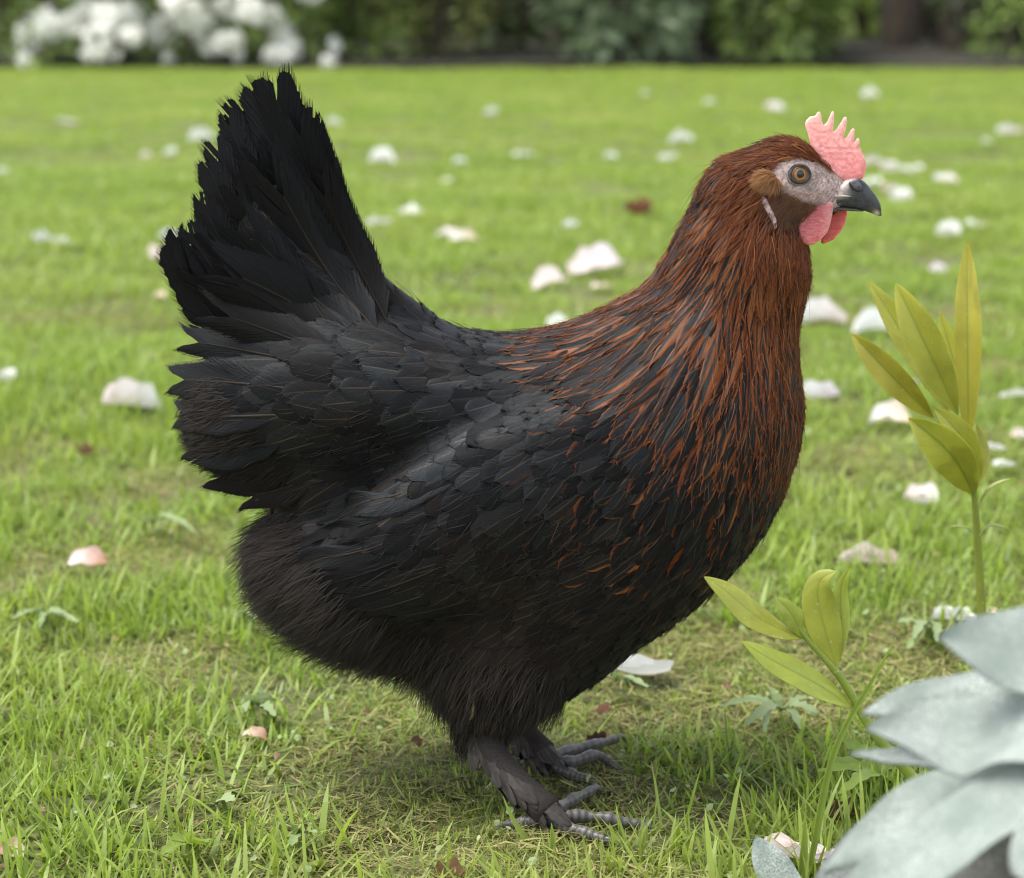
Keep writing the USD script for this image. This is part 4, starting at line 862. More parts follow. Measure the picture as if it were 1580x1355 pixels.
# fine loose wisps over the whole plumage
Q, N_, T_, R_, g = scatter(None, 1700, 43, lambda p, q_: ~inside(FACE, p) & (p[:, 0] < 1250) & (p[:, 1] < 1000))
n_ = len(Q); pts, wd = hairs(Q + N_*.002, N_, T_, g.uniform(20, 50, n_)*S, g.uniform(.02, .2, n_), np.zeros(n_), g.uniform(.00018, .00036, n_), 44, wave=.06)
warm = np.clip(R_[:, 2]*1.6 - .25, 0, 1)[:, None]
col = (1 - warm)*np.array([.020, .016, .014]) + warm*np.array([.26, .10, .032])
HEN.curves('wisps', pts, wd, 'down_look', tint=np.repeat(col*g.uniform(.5, 1.5, (n_, 1)), 5, 0), label='fine loose barbs over neck, back and breast')
# short rust bristles of crown, cheek and throat
HEADZONE = np.array([(1120, 225), (1200, 205), (1262, 215), (1300, 262), (1282, 268), (1256, 250), (1217, 246), (1194, 262), (1190, 300), (1205, 290), (1240, 309), (1262, 318), (1250, 350), (1240, 420), (1160, 420), (1110, 330)])
Q, N_, T_, R_, g = scatter(None, 7000, 45, lambda p, q_: inside(HEADZONE, p))
n_ = len(Q); pq = pixel(np.stack([Q[:, 0], -np.abs(Q[:, 1]), Q[:, 2]], -1))
pts, wd = hairs(Q + N_*.0008, N_, T_, g.uniform(14, 26, n_)*S*np.where(pq[:, 0] > 1190, .75, 1), g.uniform(.05, .25, n_), np.zeros(n_), g.uniform(.0002, .0004, n_), 46, wave=.06)
brown = np.clip(1 - np.hypot((pq[:, 0] - 1215)/40, (pq[:, 1] - 328)/34), 0, 1)[:, None]**.5
dark = (np.clip((238 - pq[:, 1])/20, 0, 1)*np.clip((1230 - pq[:, 0])/60, 0, 1))[:, None]
col = np.array([.13, .037, .011])*(1 - brown) + np.array([.075, .04, .022])*brown
col = col*(1 - .8*dark) + np.array([.02, .016, .015])*.8*dark
HEN.curves('head_bristles', pts, wd, 'down_look', tint=np.repeat(col*g.uniform(.5, 1.5, (n_, 1)), 5, 0), label='short rust bristles of crown, cheek and throat')

# ---- comb, wattles, ear, eye, beak
def slab(poly, T_mm, R_px, y, mat, name, colour, res=1.3, label=None, lean=0.0, bulge=None, smoothit=1):
    """A fleshy sheet with rounded rim from an outline (pixels) in the plane y."""
    pl = Polygon(poly).buffer(0); pl = pl.buffer(1.2).buffer(-1.2)
    a = np.array(pl.bounds); X = np.arange(a[0] - 4, a[2] + 5, res); Z = np.arange(a[1] - 4, a[3] + 5, res)
    gx_, gz_ = np.meshgrid(X, Z, indexing='ij'); pts = shp_points(np.stack([gx_, gz_], -1).reshape(-1, 2))
    d = shp_distance(pl.exterior, pts)*np.where(shp_contains(pl, pts), 1, -1); d = d.reshape(gx_.shape)
    th = np.where(d > 0, T_mm*np.sqrt(np.clip(1 - (1 - np.clip(d/R_px, 0, 1))**2, 0, 1)), d*.4)
    if bulge is not None:
        th = th*bulge(gx_, gz_)
    Yg = np.linspace(-T_mm*1.35*1.6 - 1, T_mm*1.35*1.6 + 1, 25)
    Fd = np.abs(Yg)[None, :, None] - th[:, None, :]
    v, f = surface_nets(Fd, X, Yg, Z); f = quads_to_tris(f)
    m = trimesh.Trimesh(v, f, process=False); trimesh.smoothing.filter_taubin(m, iterations=6*smoothit); v = np.array(m.vertices)
    pos = np.array([at(p[0], p[2], y) for p in v]); pos[:, 1] += v[:, 1]*S + lean*(v[:, 2] - a[3])*S
    nz = meshkit.fbm(pos*600, 3, 8) - .5
    pos[:, 1] += np.sign(v[:, 1])*nz*.0006
    m = trimesh.Trimesh(pos, f, process=False)
    if m.volume < 0:
        f = f[:, ::-1]
    col = colour(v[:, 0], v[:, 2], nz)
    return HEN.part(name, pos, f, mat, tint=col, label=label)
zc = lambda rows, ox, oy, k: np.array([(ox + a/k, oy + b/k) for a, b in rows])
COMB = zc([(700, 440), (665, 290), (632, 185), (640, 150), (675, 112), (722, 108), (738, 78), (758, 68), (772, 90), (778, 150), (795, 192), (822, 165), (848, 110), (866, 66), (886, 68), (888, 110), (880, 190), (872, 252), (905, 225), (945, 165), (972, 118), (994, 114), (1000, 150), (985, 230), (962, 318), (1000, 285), (1030, 232), (1050, 212), (1066, 225), (1062, 290), (1046, 358), (1072, 320), (1092, 296), (1108, 310), (1106, 350), (1096, 388), (1116, 384), (1135, 440), (1158, 490), (1166, 560), (1150, 620), (1135, 652), (1060, 680), (980, 680), (930, 680), (880, 660), (830, 620), (760, 540)], 1130, 160, 5.644)
def comb_colour(x, z, nz):
    k = np.clip((z - 175)/95, 0, 1)[:, None]
    return np.array([.56, .30, .275])*(1 - k) + np.array([.52, .185, .18])*k + nz[:, None]*.15
slab(COMB, 6.0, 11, -.001, 'comb_look', 'comb', comb_colour, label='pink single comb with five points', bulge=lambda x, z: .62 + .75*np.clip((z - 190)/90, 0, 1))
WATTLE = zc([(858, 850), (880, 880), (872, 960), (850, 1060), (820, 1130), (770, 1185), (710, 1225), (655, 1232), (590, 1200), (540, 1140), (515, 1070), (522, 1010), (560, 980), (650, 940), (740, 880)], 1130, 160, 5.644)
WATTLE2 = zc([(900, 905), (1000, 905), (1002, 960), (985, 1040), (940, 1120), (880, 1185), (800, 1222), (770, 1218), (780, 1100), (850, 950)], 1130, 160, 5.644)
def wattle_colour(x, z, nz):
    k = np.clip((z - 318)/58, 0, 1)[:, None]; e = np.clip((x - 1262)/24, 0, 1)[:, None]
    c = np.array([.30, .06, .07])*(1 - k) + np.array([.44, .125, .13])*k
    w = np.sin(z*1.35 + np.sin(x*.3)*1.2)[:, None]*.014
    return c + e*np.array([.10, .10, .09]) + nz[:, None]*.1 + w*[1, 1, 1]
slab(WATTLE, 4.0, 12, -.0135, 'comb_look', 'wattle', wattle_colour, label='near pink wattle', bulge=lambda x, z: .75 + .4*np.clip((z - 330)/50, 0, 1))
slab(WATTLE2, 4.0, 10, .004, 'comb_look', 'wattle', lambda x, z, nz: np.array([.40, .10, .095]) + nz[:, None]*.12, label='far wattle, deeper red')
EARLOBE = zc([(262, 800), (300, 830), (330, 900), (360, 950), (382, 1010), (388, 1080), (372, 1110), (350, 1085), (335, 1020), (300, 960), (265, 900), (250, 840)], 1130, 160, 5.644)
ye = seen(1186, 325)[1]
slab(EARLOBE, 4.0, 5, ye + .0005, 'comb_look', 'earlobe', lambda x, z, nz: np.array([.45, .31, .31]) + nz[:, None]*.35, label='thin pale pink ear lobe')
# fine pale bristles over the bare face
Q, N_, T_, R_, g = scatter(None, 1500, 47, lambda p, q_: inside(BARE, p) & (np.hypot(*(p - [1234, 269]).T) > 24))
n_ = len(Q); pts, wd = hairs(Q + N_*.0004, N_, T_, g.uniform(5, 11, n_)*S, g.uniform(.05, .3, n_), np.zeros(n_), g.uniform(.00015, .0003, n_), 48, wave=.05)
HEN.curves('face_bristles', pts, wd, 'down_look', tint=np.repeat(np.array([.30, .25, .22])*g.uniform(.3, 1.5, (n_, 1)), 5, 0), label='fine pale bristles on the bare face')
# ear tuft
c = seen(1182, 281); gE = np.random.default_rng(61); dd = unit(gE.normal(size=(1500, 3))*[1, 1, .8]); dd[:, 1] = -np.abs(dd[:, 1])
ev = c + [0, .001, 0] + dd*np.array([18, 11, 15])*S
en = unit(dd/np.array([18, 11, 15])); eT = unit(np.array([-.75, -.1, -.65]) - en*(en @ np.array([-.75, -.1, -.65]))[:, None])
pts, wd = hairs(ev, en, eT, gE.uniform(12, 24, 1500)*S, gE.uniform(.0, .2, 1500), np.zeros(1500), gE.uniform(.0003, .0005, 1500), 62, wave=.04)
HEN.curves('ear_tuft', pts, wd, 'down_look', tint=np.repeat(np.array([.30, .15, .065])*gE.uniform(.6, 1.4, (1500, 1)), 5, 0), kind=None, label='tan ear tuft behind the eye')
es = trimesh.creation.icosphere(3); HEN.part('ear_cushion', es.vertices*np.array([14, 8, 11])*S + c + [0, .001, 0], es.faces, 'skin_look', tint=np.tile([.16, .08, .04], (len(es.vertices), 1)))
# eye
ec = seen(1233.5, 268.5); en_ = unit(onto(ec[None])[1][0]*[.6, 1, .4] + [.06, -.3, 0])
RE = 16.2*S; eo = ec - en_*RE*.62
sp = trimesh.creation.icosphere(5); d_ = sp.vertices @ en_; rr = np.degrees(np.arccos(np.clip(d_, -1, 1)))
ring = np.where(rr[:, None] < 22, [.002, .002, .002], np.where(rr[:, None] < 58, np.array([.29, .14, .05]) + (np.clip((rr - 26)/32, 0, 1)*-.10)[:, None]*[1, .8, .3], [.03, .02, .015]))
eye = HEN.part('eye', sp.vertices*RE + eo, sp.faces, 'iris_look', tint=ring, label='amber eye with round black pupil')
e1 = unit(np.cross([0, 0, 1.0], en_)); e2 = np.cross(en_, e1)
th = np.linspace(0, 2*np.pi, 49)
for rad_, tr, colr, nm, out in ((13.6, 2.0, (.045, .042, .04), 'eyelid', .26), (17.2, 1.5, (.17, .15, .14), 'eyelid_fold', .1)):
    cc = eo + en_*RE*(.62 + out) + (np.cos(th)*rad_*1.1)[:, None]*e1*S + (np.sin(th)*rad_*.93 - 2*(np.abs(np.cos(th))**3))[:, None]*e2*S
    if rad_ > 15:
        cc, n2_ = onto(cc, 2); cc = cc + n2_*.0004
    v, f = tube(cc, tr*S*(1 + .25*np.sin(th*2)), 8)
    HEN.part(nm, v, f, 'skin_look', parent=None, tint=np.tile(colr, (len(v), 1))*(1 + .5*(meshkit.fbm(v*1200, 2, 3) - .5))[:, None])
# beak
def loft(rows, y, k=20, power=2.3, ridge=.5):
    V = []
    for px, zt, zb, hw in rows:
        a_ = np.arange(k)/k*2*np.pi
        c_, s_ = np.cos(a_), np.sin(a_)
        yy = np.sign(c_)*np.abs(c_)**(2/power)*hw*np.where(s_ > 0, 1 - ridge*np.abs(s_)**2.5*.6, 1)
        zz = (zt + zb)/2 - np.sign(s_)*np.abs(s_)**(2/power)*(zb - zt)/2
        for a2, b2 in zip(yy, zz):
            p = at(px, b2, y); p[1] += a2*S; V.append(p)
    n_ = len(rows); V = np.array(V); f = []
    for i in range(n_ - 1):
        for j in range(k):
            a2, b2, c2, d2 = i*k + j, i*k + (j + 1) % k, (i + 1)*k + (j + 1) % k, (i + 1)*k + j
            f += [[a2, b2, c2], [a2, c2, d2]]
    V = np.vstack([V, V[:k].mean(0), V[-k:].mean(0)])
    for j in range(k):
        f += [[n_*k, (j + 1) % k, j], [n_*k + 1, (n_ - 1)*k + j, (n_ - 1)*k + (j + 1) % k]]
    f = np.array(f)
    if trimesh.Trimesh(V, f, process=False).volume < 0:
        f = f[:, ::-1]
    return V, f
def smooth_rows(rows, m=26):
    r = np.array(rows, float); s_ = np.r_[0, np.cumsum(np.hypot(np.diff(r[:, 0]), np.diff(r[:, 1]) + np.diff(r[:, 2])*.5))]
    from scipy.interpolate import PchipInterpolator
    return PchipInterpolator(s_, r)(np.linspace(0, s_[-1], m))
YB = -.004
v, f = loft(smooth_rows([(1276, 290, 318, 15.5), (1292, 284, 319.5, 14.5), (1308, 277, 320.5, 13), (1322, 275, 322, 11.5), (1333, 280, 325, 10), (1343, 291, 328.5, 7.5), (1350, 300, 331, 5.2), (1355.5, 309, 333, 3.4), (1359, 318, 333.5, 1.8), (1360, 327, 333, .8)]), YB)
bpx = pixel(v)
dark_ = np.array([.022, .022, .024])
horn = np.exp(-((bpx[:, 0] - 1352)/5)**2 - ((bpx[:, 1] - 329)/4)**2)[:, None]
edge_ = np.exp(-((bpx[:, 1] - (303 + np.clip(bpx[:, 0] - 1310, -40, 0)*-.02))/2.6)**2)[:, None]*np.clip((1318 - bpx[:, 0])/10, 0, 1)[:, None]
root_ = np.clip((1306 - bpx[:, 0] + (298 - bpx[:, 1])*.8)/10, 0, 1)[:, None]*np.clip((305 - bpx[:, 1])/6, 0, 1)[:, None]
col = dark_ + horn*[.34, .28, .20] + edge_*[.26, .22, .19]
col = col*(1 - root_) + np.array([.34, .28, .26])*root_
HEN.part('upper_beak', v, f, 'beak_look', tint=col, label='dark horn-tipped upper beak')
v, f = loft(smooth_rows([(1272, 313, 322, 11), (1290, 317, 324, 10), (1308, 319.5, 325.5, 8), (1322, 321.5, 326, 6), (1330, 324, 326.5, 3), (1333, 325, 326, 1)]), YB)
HEN.part('lower_beak', v, f, 'beak_look', tint=np.tile([.05, .045, .04], (len(v), 1)))
gp = np.array([at(px, py, YB - hw*S) for px, py, hw in ((1257, 311.5, 18.5), (1263, 309, 18), (1270, 305.5, 17.2), (1278, 302.8, 16), (1290, 302.2, 14.8), (1303, 302.6, 13.2), (1316, 303, 11))])
v, f = tube(spline(gp, 16), np.interp(np.linspace(0, 1, 16), [0, .12, .5, 1], [1.6, 2.9, 2.1, .8])*S, 8)
HEN.part('gape', v, f, 'skin_look', tint=np.tile([.52, .42, .38], (len(v), 1)), label='pale rim along the gape of the beak')
es = trimesh.creation.icosphere(3); ev = es.vertices*np.array([10.5, 4.5, 7])*S; ca, sa = math.cos(-.45), math.sin(-.45)
ev = np.stack([ev[:, 0]*ca - ev[:, 2]*sa, ev[:, 1], ev[:, 0]*sa + ev[:, 2]*ca], -1)
HEN.part('nostril', ev + at(1319.5, 286.5, YB - 9.5*S), es.faces, 'beak_look', tint=np.tile([.055, .055, .06], (len(ev), 1)), label='grey flap over the nostril')
v, f = tube(np.array([at(1311, 283, YB - 14*S), at(1317, 291.5, YB - 14*S), at(1326, 295.5, YB - 13*S), at(1332, 293, YB - 11*S)]), 1.1*S, 6)
HEN.part('nostril_slit', v, f, 'beak_look', tint=np.tile([.008, .008, .008], (len(v), 1)))

# ---- legs: feathered shank, four scaled toes, claws
def leg(y, hock, foot_px, toes, seed, label):
    g = np.random.default_rng(seed)
    fpt = ground(*foot_px, z=.012); hk = at(*hock, y)
    lp = path_of('leg', HEN.path)
    pts = spline([hk + [0.004, 0, .03], hk, hk*.5 + fpt*.5 + [-.004, 0, 0], fpt + [0, 0, .004]], 14)
    rads = np.interp(np.linspace(0, 1, 14), [0, .3, .7, 1], [.013, .0095, .0085, .010])
    v, f = tube(pts, rads, 14)
    m = usdkit.mesh(stage, lp, (v - HEN.base, f), LOOK('skin_look'), smooth=True); extra(m, {'tint': np.tile([.035, .03, .028], (len(v), 1))}); tag(m.GetPrim(), label)
    for k, tp in enumerate(toes):
        p = [fpt + [0, 0, .0]] + [ground(a_, b_, z=zz) for a_, b_, zz in tp]
        c_ = spline(p, 46); s_ = np.linspace(0, 1, 46)
        ridge = 1 + .13*np.abs(np.sin(s_*46*.5*np.pi/2.1))
        pads = 1 + .14*np.cos(s_*3*2*np.pi)
        r_ = np.interp(s_, [0, .15, .8, 1], [.0048, .0041, .0035, .0028])*ridge*pads
        v, f = tube(c_, r_, 12, .85)
        gr = np.clip(.5 + .5*np.sin(s_*46*np.pi/2.1), 0, 1)
        colr = np.repeat((.03 + .055*gr)[:, None], 12, 1).reshape(-1); colr = np.r_[colr, .08, .08]
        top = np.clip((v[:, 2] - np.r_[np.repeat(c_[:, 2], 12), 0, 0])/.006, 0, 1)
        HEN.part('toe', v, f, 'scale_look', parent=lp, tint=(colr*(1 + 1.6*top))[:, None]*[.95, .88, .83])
        dv = unit(c_[-1] - c_[-4]); cl = spline([c_[-1] - dv*.002, c_[-1] + dv*.006 + [0, 0, .0005], c_[-1] + dv*.012 - [0, 0, .005]], 8)
        v, f = tube(cl, np.linspace(.0032, .0006, 8), 8)
        HEN.part('claw', v, f, 'beak_look', parent=lp, tint=np.tile([.07, .06, .055], (len(v), 1)))
    # feathers down the outside of the shank
    n_ = 110; k = g.integers(1, 12, n_); a_ = g.uniform(0, 2*np.pi, n_)
    Vs, Us, Ts = [], [], []
    for i in range(n_):
        tdir = unit(pts[min(k[i] + 1, 13)] - pts[k[i] - 1]); o = unit(np.cross(tdir, [np.cos(a_[i]), np.sin(a_[i]), .2])); sd = np.cross(tdir, o)
        L_, W_ = g.uniform(.016, .034), g.uniform(.006, .011)
        rt = pts[k[i]] + o*rads[k[i]]*.9
        pr = np.sqrt(np.clip(1 - np.clip((vv - .5)/.5, 0, 1)**2.2, 0, 1))*(.5 + .5*np.clip(vv/.3, 0, 1))*(1 + g.uniform(-.12, .12, NV))
        pv = rt + (vv*L_)[:, None]*tdir + (.07*vv**1.5*L_)[:, None]*o
        sheet = pv[:, None] + (uu[None]*pr[:, None]*W_/2)[..., None]*sd - (uu**2)[None, :, None]*o*.0015
        Vs.append(sheet.reshape(-1, 3)); Us.append(FUV); Ts.append(np.repeat((g.uniform(.7, 1.4)*np.linspace(1.25, .75, NV))[:, None]*[.046, .039, .036], NU, 0)*np.tile(1 - .45*np.exp(-(uu/.12)**2), NV)[:, None]*g.uniform(.75, 1.2, (NU*NV, 1)))
    HEN.part('shank_feathers', np.vstack(Vs), many_faces(FF, NU*NV, n_), 'down_look', parent=lp, uv=np.vstack(Us), tint=np.vstack(Ts), kind='stuff')
leg(-.05, (745, 1125), (845, 1262), [[(868, 1243, .010), (913, 1220, .009)], [(900, 1260, .010), (945, 1265, .009), (986, 1273, .006)], [(880, 1278, .01), (935, 1296, .007)], [(815, 1268, .009), (790, 1272, .006)]], 71, 'near leg with grey-brown shank feathers')
leg(.05, (800, 1085), (838, 1172), [[(885, 1157, .011), (918, 1149, .010), (951, 1140, .008)], [(885, 1175, .010), (926, 1167, .010), (942, 1178, .006)], [(870, 1190, .008), (905, 1202, .006)], [(815, 1175, .008), (797, 1178, .006)]], 72, 'far leg in the shade of the belly')

# ---------------------------------------------------------------- fallen petals
prng = np.random.default_rng(23)
WHITE, BLUSH, PEACH, LILAC, BROWN = (.72, .72, .70), (.70, .60, .58), (.66, .54, .42), (.68, .61, .66), (.36, .19, .13)
def petal_mesh(w, seed, cup, curl, ruff, tip, base_col, tip_col):
    """A cupped petal lying on the ground: (v, f, uv, tint) about the origin, along +x."""
    g = np.random.default_rng(seed); nu, nv = 11, 13
    u, v = np.meshgrid(np.linspace(-1, 1, nu), np.linspace(0, 1, nv))
    half = .36*(.18 + .82*np.sin(np.pi*np.clip(v*.78 + .06, 0, 1))**.8)*np.sqrt(np.clip(1 - np.clip((v - .72)/.28, 0, 1)**2.4*.93, 0, 1))
    ed = np.abs(u)**3
    x = v - .5 + .05*ed*np.sin(v*9 + seed) + .03*np.sin(u*5 + seed)*v
    y = u*half*(1 + .08*np.sin(v*11 + seed*2))
    z = cup*(u**2)*half*1.6 + curl*(v - .45)**2*1.5 + ruff*ed*np.sin(v*14 + u*3 + seed) + .03*meshkit.fbm(np.stack([u*2, v*3, np.full_like(u, seed*.37)], -1), 3, seed)
    p = np.stack([x, y, z], -1)*w
    k = np.clip(v*1.3 - .15 + .25*(meshkit.fbm(np.stack([u*2, v*2, np.full_like(u, seed*.71)], -1), 3, 2) - .5), 0, 1)[..., None]
    c = np.array(base_col)*(1 - k) + np.array(tip_col)*k
    rim = np.clip(np.maximum(np.abs(u), (v - .55)*2.1) - .82, 0, .2)[..., None]*5
    spots = np.clip((meshkit.fbm(np.stack([u*5, v*6, np.full_like(u, seed*1.3)], -1), 3, 6) - .62)*5, 0, .8)[..., None]
    c = c*(1 - .35*tip*rim) + np.array([.34, .16, .08])*.35*tip*rim
    c = c*(1 - tip*spots) + np.array([.36, .20, .12])*tip*spots
    return p.reshape(-1, 3), grid_faces(nu, nv), np.stack([(u + 1)/2, v], -1).reshape(-1, 2), c.reshape(-1, 3)

FAR = ('fallen petal on the lawn far behind the hen', 'petals far back on the lawn')
PETALS = [  # pixel, width in pixels, colours (base, tip), browning, label (None: one of the far ones nothing tells apart)
    (105, 187, 32, BLUSH, WHITE, 0, 'pinkish petal far back on the lawn, alone left of the tail tip'), (312, 211, 38, WHITE, WHITE, 0, 'bright white petal just left of the upper tail'), (262, 235, 22, WHITE, WHITE, 0, 'small white petal, the right one of two beside the bright petal left of the tail'), (225, 240, 20, BLUSH, BLUSH, 0, 'small pale pink petal, the left one of two near the tail'), (515, 190, 26, WHITE, WHITE, 0, 'white petal half hidden behind the front edge of the tail'), (3, 263, 16, WHITE, WHITE, 0, 'small petal cut by the left edge of the photo, high on the lawn'),
    (80, 370, 66, WHITE, WHITE, 0, 'long flat white petal on the lawn left of the tail'), (268, 367, 50, WHITE, WHITE, 0, 'white petal touching the left tail feathers'), (250, 397, 54, PEACH, BLUSH, .2, 'peach-edged petal below the white one at the left tail feathers'), (245, 456, 24, PEACH, PEACH, .3, 'small peach petal left below the tail feathers'), (590, 247, 42, WHITE, WHITE, .05, 'rounded bright white petal right of the tail'), (582, 342, 42, WHITE, WHITE, 0, 'flat white petal right of the lower tail'),
    (630, 327, 40, (.6, .6, .58), WHITE, .1, 'greyish petal slightly above the flat white petal right of the tail'), (690, 360, 34, LILAC, BLUSH, 0, 'pink left half of the torn flower over the hollow of the back'), (716, 366, 46, WHITE, PEACH, .7, 'white and brown right half of the torn flower over the hollow of the back'), (808, 238, 34, WHITE, WHITE, 0, 'white petal high on the lawn over the middle of the back'), (758, 172, 24, WHITE, WHITE, 0, 'tiny white petal high above the middle of the back, near the border'), (709, 248, 20, WHITE, WHITE, 0, 'faint small petal left of the white one over the middle of the back'), (690, 278, 18, BLUSH, WHITE, 0, 'faint blush petal, lowest of the small ones right of the tail'), (880, 346, 22, WHITE, WHITE, 0, 'small white petal on edge, left of the brown leaf behind the neck'),
    (918, 410, 84, BLUSH, LILAC, .25, 'large pale pink petal behind the back of the neck'), (848, 433, 58, BLUSH, BLUSH, .3, 'dull pink crumpled petal left of the large pale pink petal'), (928, 441, 34, PEACH, BLUSH, .2, 'small cream petal under the large pale pink petal'), (862, 500, 40, WHITE, WHITE, .1, 'white petal showing just above the back of the hen'),
    (1050, 215, 36, WHITE, WHITE, 0, 'white petal on the lawn left of the head'), (1032, 242, 28, WHITE, WHITE, 0, 'second white petal left of the head, the lower one'), (942, 240, 20, WHITE, WHITE, 0, 'small white petal on the lawn midway between tail and head, left of two larger ones'), (998, 144, 18, WHITE, WHITE, 0, 'tiny petal near the border, left above the head'), (1095, 158, 20, WHITE, WHITE, 0, 'small petal near the border, straight above the nape'), (1195, 167, 32, BLUSH, WHITE, 0, 'pinkish petal above the crown of the head'), (1343, 147, 26, WHITE, WHITE, 0, 'small white petal near the border, right above the comb'), (1557, 202, 36, BLUSH, WHITE, 0, 'pinkish white petal near the right edge, level with the comb'), (1522, 218, 16, WHITE, WHITE, 0, 'small faint petal just left of the pinkish one at the right edge'),
    (1346, 250, 32, WHITE, BLUSH, 0, 'white petal touching the front of the comb, topmost of the cluster before the face'), (1371, 258, 30, BLUSH, WHITE, 0, 'upright pale pink petal in the cluster before the comb'), (1397, 262, 24, WHITE, WHITE, 0, 'white petal at the right end of the cluster before the comb'), (1416, 259, 18, WHITE, WHITE, 0, 'faint small petal right of the cluster before the comb'), (1458, 277, 36, WHITE, BLUSH, 0, 'oblong white petal standing alone to the right of the comb'), (1342, 281, 36, WHITE, WHITE, 0, 'white petal right behind the top of the beak'), (1375, 291, 30, WHITE, PEACH, .1, 'round white petal right of the beak'), (1390, 303, 36, WHITE, WHITE, 0, 'flat white petal right of the beak, lowest of the cluster'), (1463, 357, 42, WHITE, WHITE, .1, 'white petal above the tall leaf of the right seedling'), (1498, 345, 20, WHITE, WHITE, 0, 'small white petal left of another just above the tip of the tall leaf'), (1515, 347, 18, BLUSH, BLUSH, 0, 'small blush petal just right of the tip of the tall leaf'), (1448, 415, 30, LILAC, LILAC, 0, 'lilac petal left of the tall leaf of the right seedling'),
    (1266, 489, 76, BLUSH, WHITE, .3, 'arched pink-white petal touching the front of the neck'), (1350, 504, 66, WHITE, WHITE, 0, 'bright white petal behind the leaves of the right seedling'), (1264, 606, 66, LILAC, WHITE, .05, 'curled lilac-white petal touching the upper breast'), (1372, 643, 64, WHITE, PEACH, .5, 'cream and brown petal left of the stem of the right seedling'), (1412, 590, 22, LILAC, LILAC, 0, 'small pink petal glimpsed between the seedling leaves'), (1566, 608, 44, WHITE, WHITE, 0, 'white petal at the right edge, level with the upper breast'), (1537, 690, 28, WHITE, WHITE, 0, 'small white petal right of the seedling stem, the upper of two'), (1550, 716, 34, WHITE, WHITE, .1, 'ragged white petal right of the seedling stem, the lower of two'), (1574, 672, 40, PEACH, WHITE, .5, 'peach petal cut by the right edge of the photo'),
    (1422, 766, 56, BLUSH, WHITE, .45, 'folded pink and white petal left of the seedling stem'), (1338, 861, 90, PEACH, BLUSH, .2, 'large cream and pink petal in the grass before the breast'), (985, 1030, 98, WHITE, WHITE, .12, 'big clean white petal under the breast'), (1478, 953, 78, WHITE, WHITE, 0, 'white petal lying behind the silver leaves'), (1527, 946, 26, BLUSH, PEACH, .2, 'small peach petal right of the seedling stem foot'),
    (203, 618, 92, WHITE, BLUSH, .1, 'large ragged white petal in the grass left of the hen'), (10, 581, 36, WHITE, WHITE, 0, 'white petal cut by the left edge, above the middle'), (133, 864, 64, BLUSH, BROWN, .7, 'withered pink-brown petal in the grass at the left'), (14, 1312, 54, BROWN, PEACH, .6, 'orange-brown withered petal in the bottom left corner'), (1228, 1314, 104, LILAC, BLUSH, .7, 'big pink petal with brown rim at the foot of the silver plant'), (1250, 1322, 60, BLUSH, WHITE, .3, 'pale petal partly behind the tall grass blade at the bottom'), (393, 1133, 40, PEACH, BROWN, .6, 'brown-pink withered petal half sunk in the grass, left below the hen'),
]
LIFT = {(985, 1030): .014, (1338, 861): .02}
for k, (px, py, w, c0, c1, br, lab) in enumerate(PETALS):
    g = np.random.default_rng(900 + k)
    z = (.015 + .006*g.uniform()) if py < 900 else .013
    p = ground(px, py, z); dep = (p - EYE) @ FWD
    width = w*dep/F_PX
    v, f, uv, t = petal_mesh(width*1.0, 30 + k, g.uniform(.25, .8), g.uniform(-.4, .3), g.uniform(.01, .06), br, c0, c1)
    big = w >= 50
    yaw = g.uniform(-.6, .6) + (math.pi if g.uniform() < .5 else 0); tilt, roll = g.normal(.0, .12), g.uniform(.25, .5) if big else g.uniform(.05, .35)
    Rz = trimesh.transformations.euler_matrix(roll, tilt, yaw, 'sxyz')[:3, :3]
    v = v @ Rz.T; v[:, 2] -= v[:, 2].mean()
    v = v + p
    v[:, 2] += max(0, .005 - v[:, 2].min())
    single('petal', p, v, f, 'petal_look', lab or FAR[0], 'petal', FAR[1] if lab is None else 'fallen petals', smooth=True, uv=uv, tint=t)

# ---------------------------------------------------------------- leaves as sheets
def leaf_sheet(mid, width, normal, fold=.25, nu=9, nv=24, shape=(.5, 1.0), wave=0.0, seed=0, droop=0.0, thick=.0004, roll=None):
    """A leaf along a 3-D midrib, with a folded blade of two faces: (v, f, uv)."""
    c = spline(mid, nv); t = unit(np.gradient(c, axis=0)); n0 = np.asarray(normal, float)
    nn = unit(n0 - t*(t @ n0)[:, None]); sd = np.cross(t, nn)
    if roll is not None:
        a_ = np.linspace(roll[0], roll[1], nv)[:, None]; nn, sd = nn*np.cos(a_) + sd*np.sin(a_), sd*np.cos(a_) - nn*np.sin(a_)
    v = np.linspace(0, 1, nv); pk = shape[0]
    prof = np.where(v < pk, np.sin(np.pi/2*np.clip(v/pk, 0, 1))**shape[1], np.cos(np.pi/2*np.clip((v - pk)/(1 - pk), 0, 1))**(.75)); prof = np.maximum(prof, .03)
    u = np.linspace(-1, 1, nu)
    g = np.random.default_rng(seed); ph = g.uniform(0, 6)
    lat = u[None]*prof[:, None]*width/2
    up = np.abs(u)[None]*prof[:, None]*width/2*fold - droop*(u**2)[None]*prof[:, None]*width/2 + wave*(np.abs(u)**2)[None]*np.sin(v*17 + ph)[:, None]*width*.1
    p = c[:, None] + lat[..., None]*sd[:, None] + up[..., None]*nn[:, None]
    uv = np.stack(np.broadcast_arrays((u[None] + 1)/2, v[:, None]), -1).reshape(-1, 2)
    top = p.reshape(-1, 3); bot = (p - thick*nn[:, None]).reshape(-1, 3)
    f = grid_faces(nu, nv)
    return np.vstack([top, bot]), np.vstack([f, f[:, ::-1] + nu*nv]), np.vstack([uv, uv])
def towards(P):
    return unit(EYE - np.asarray(P))

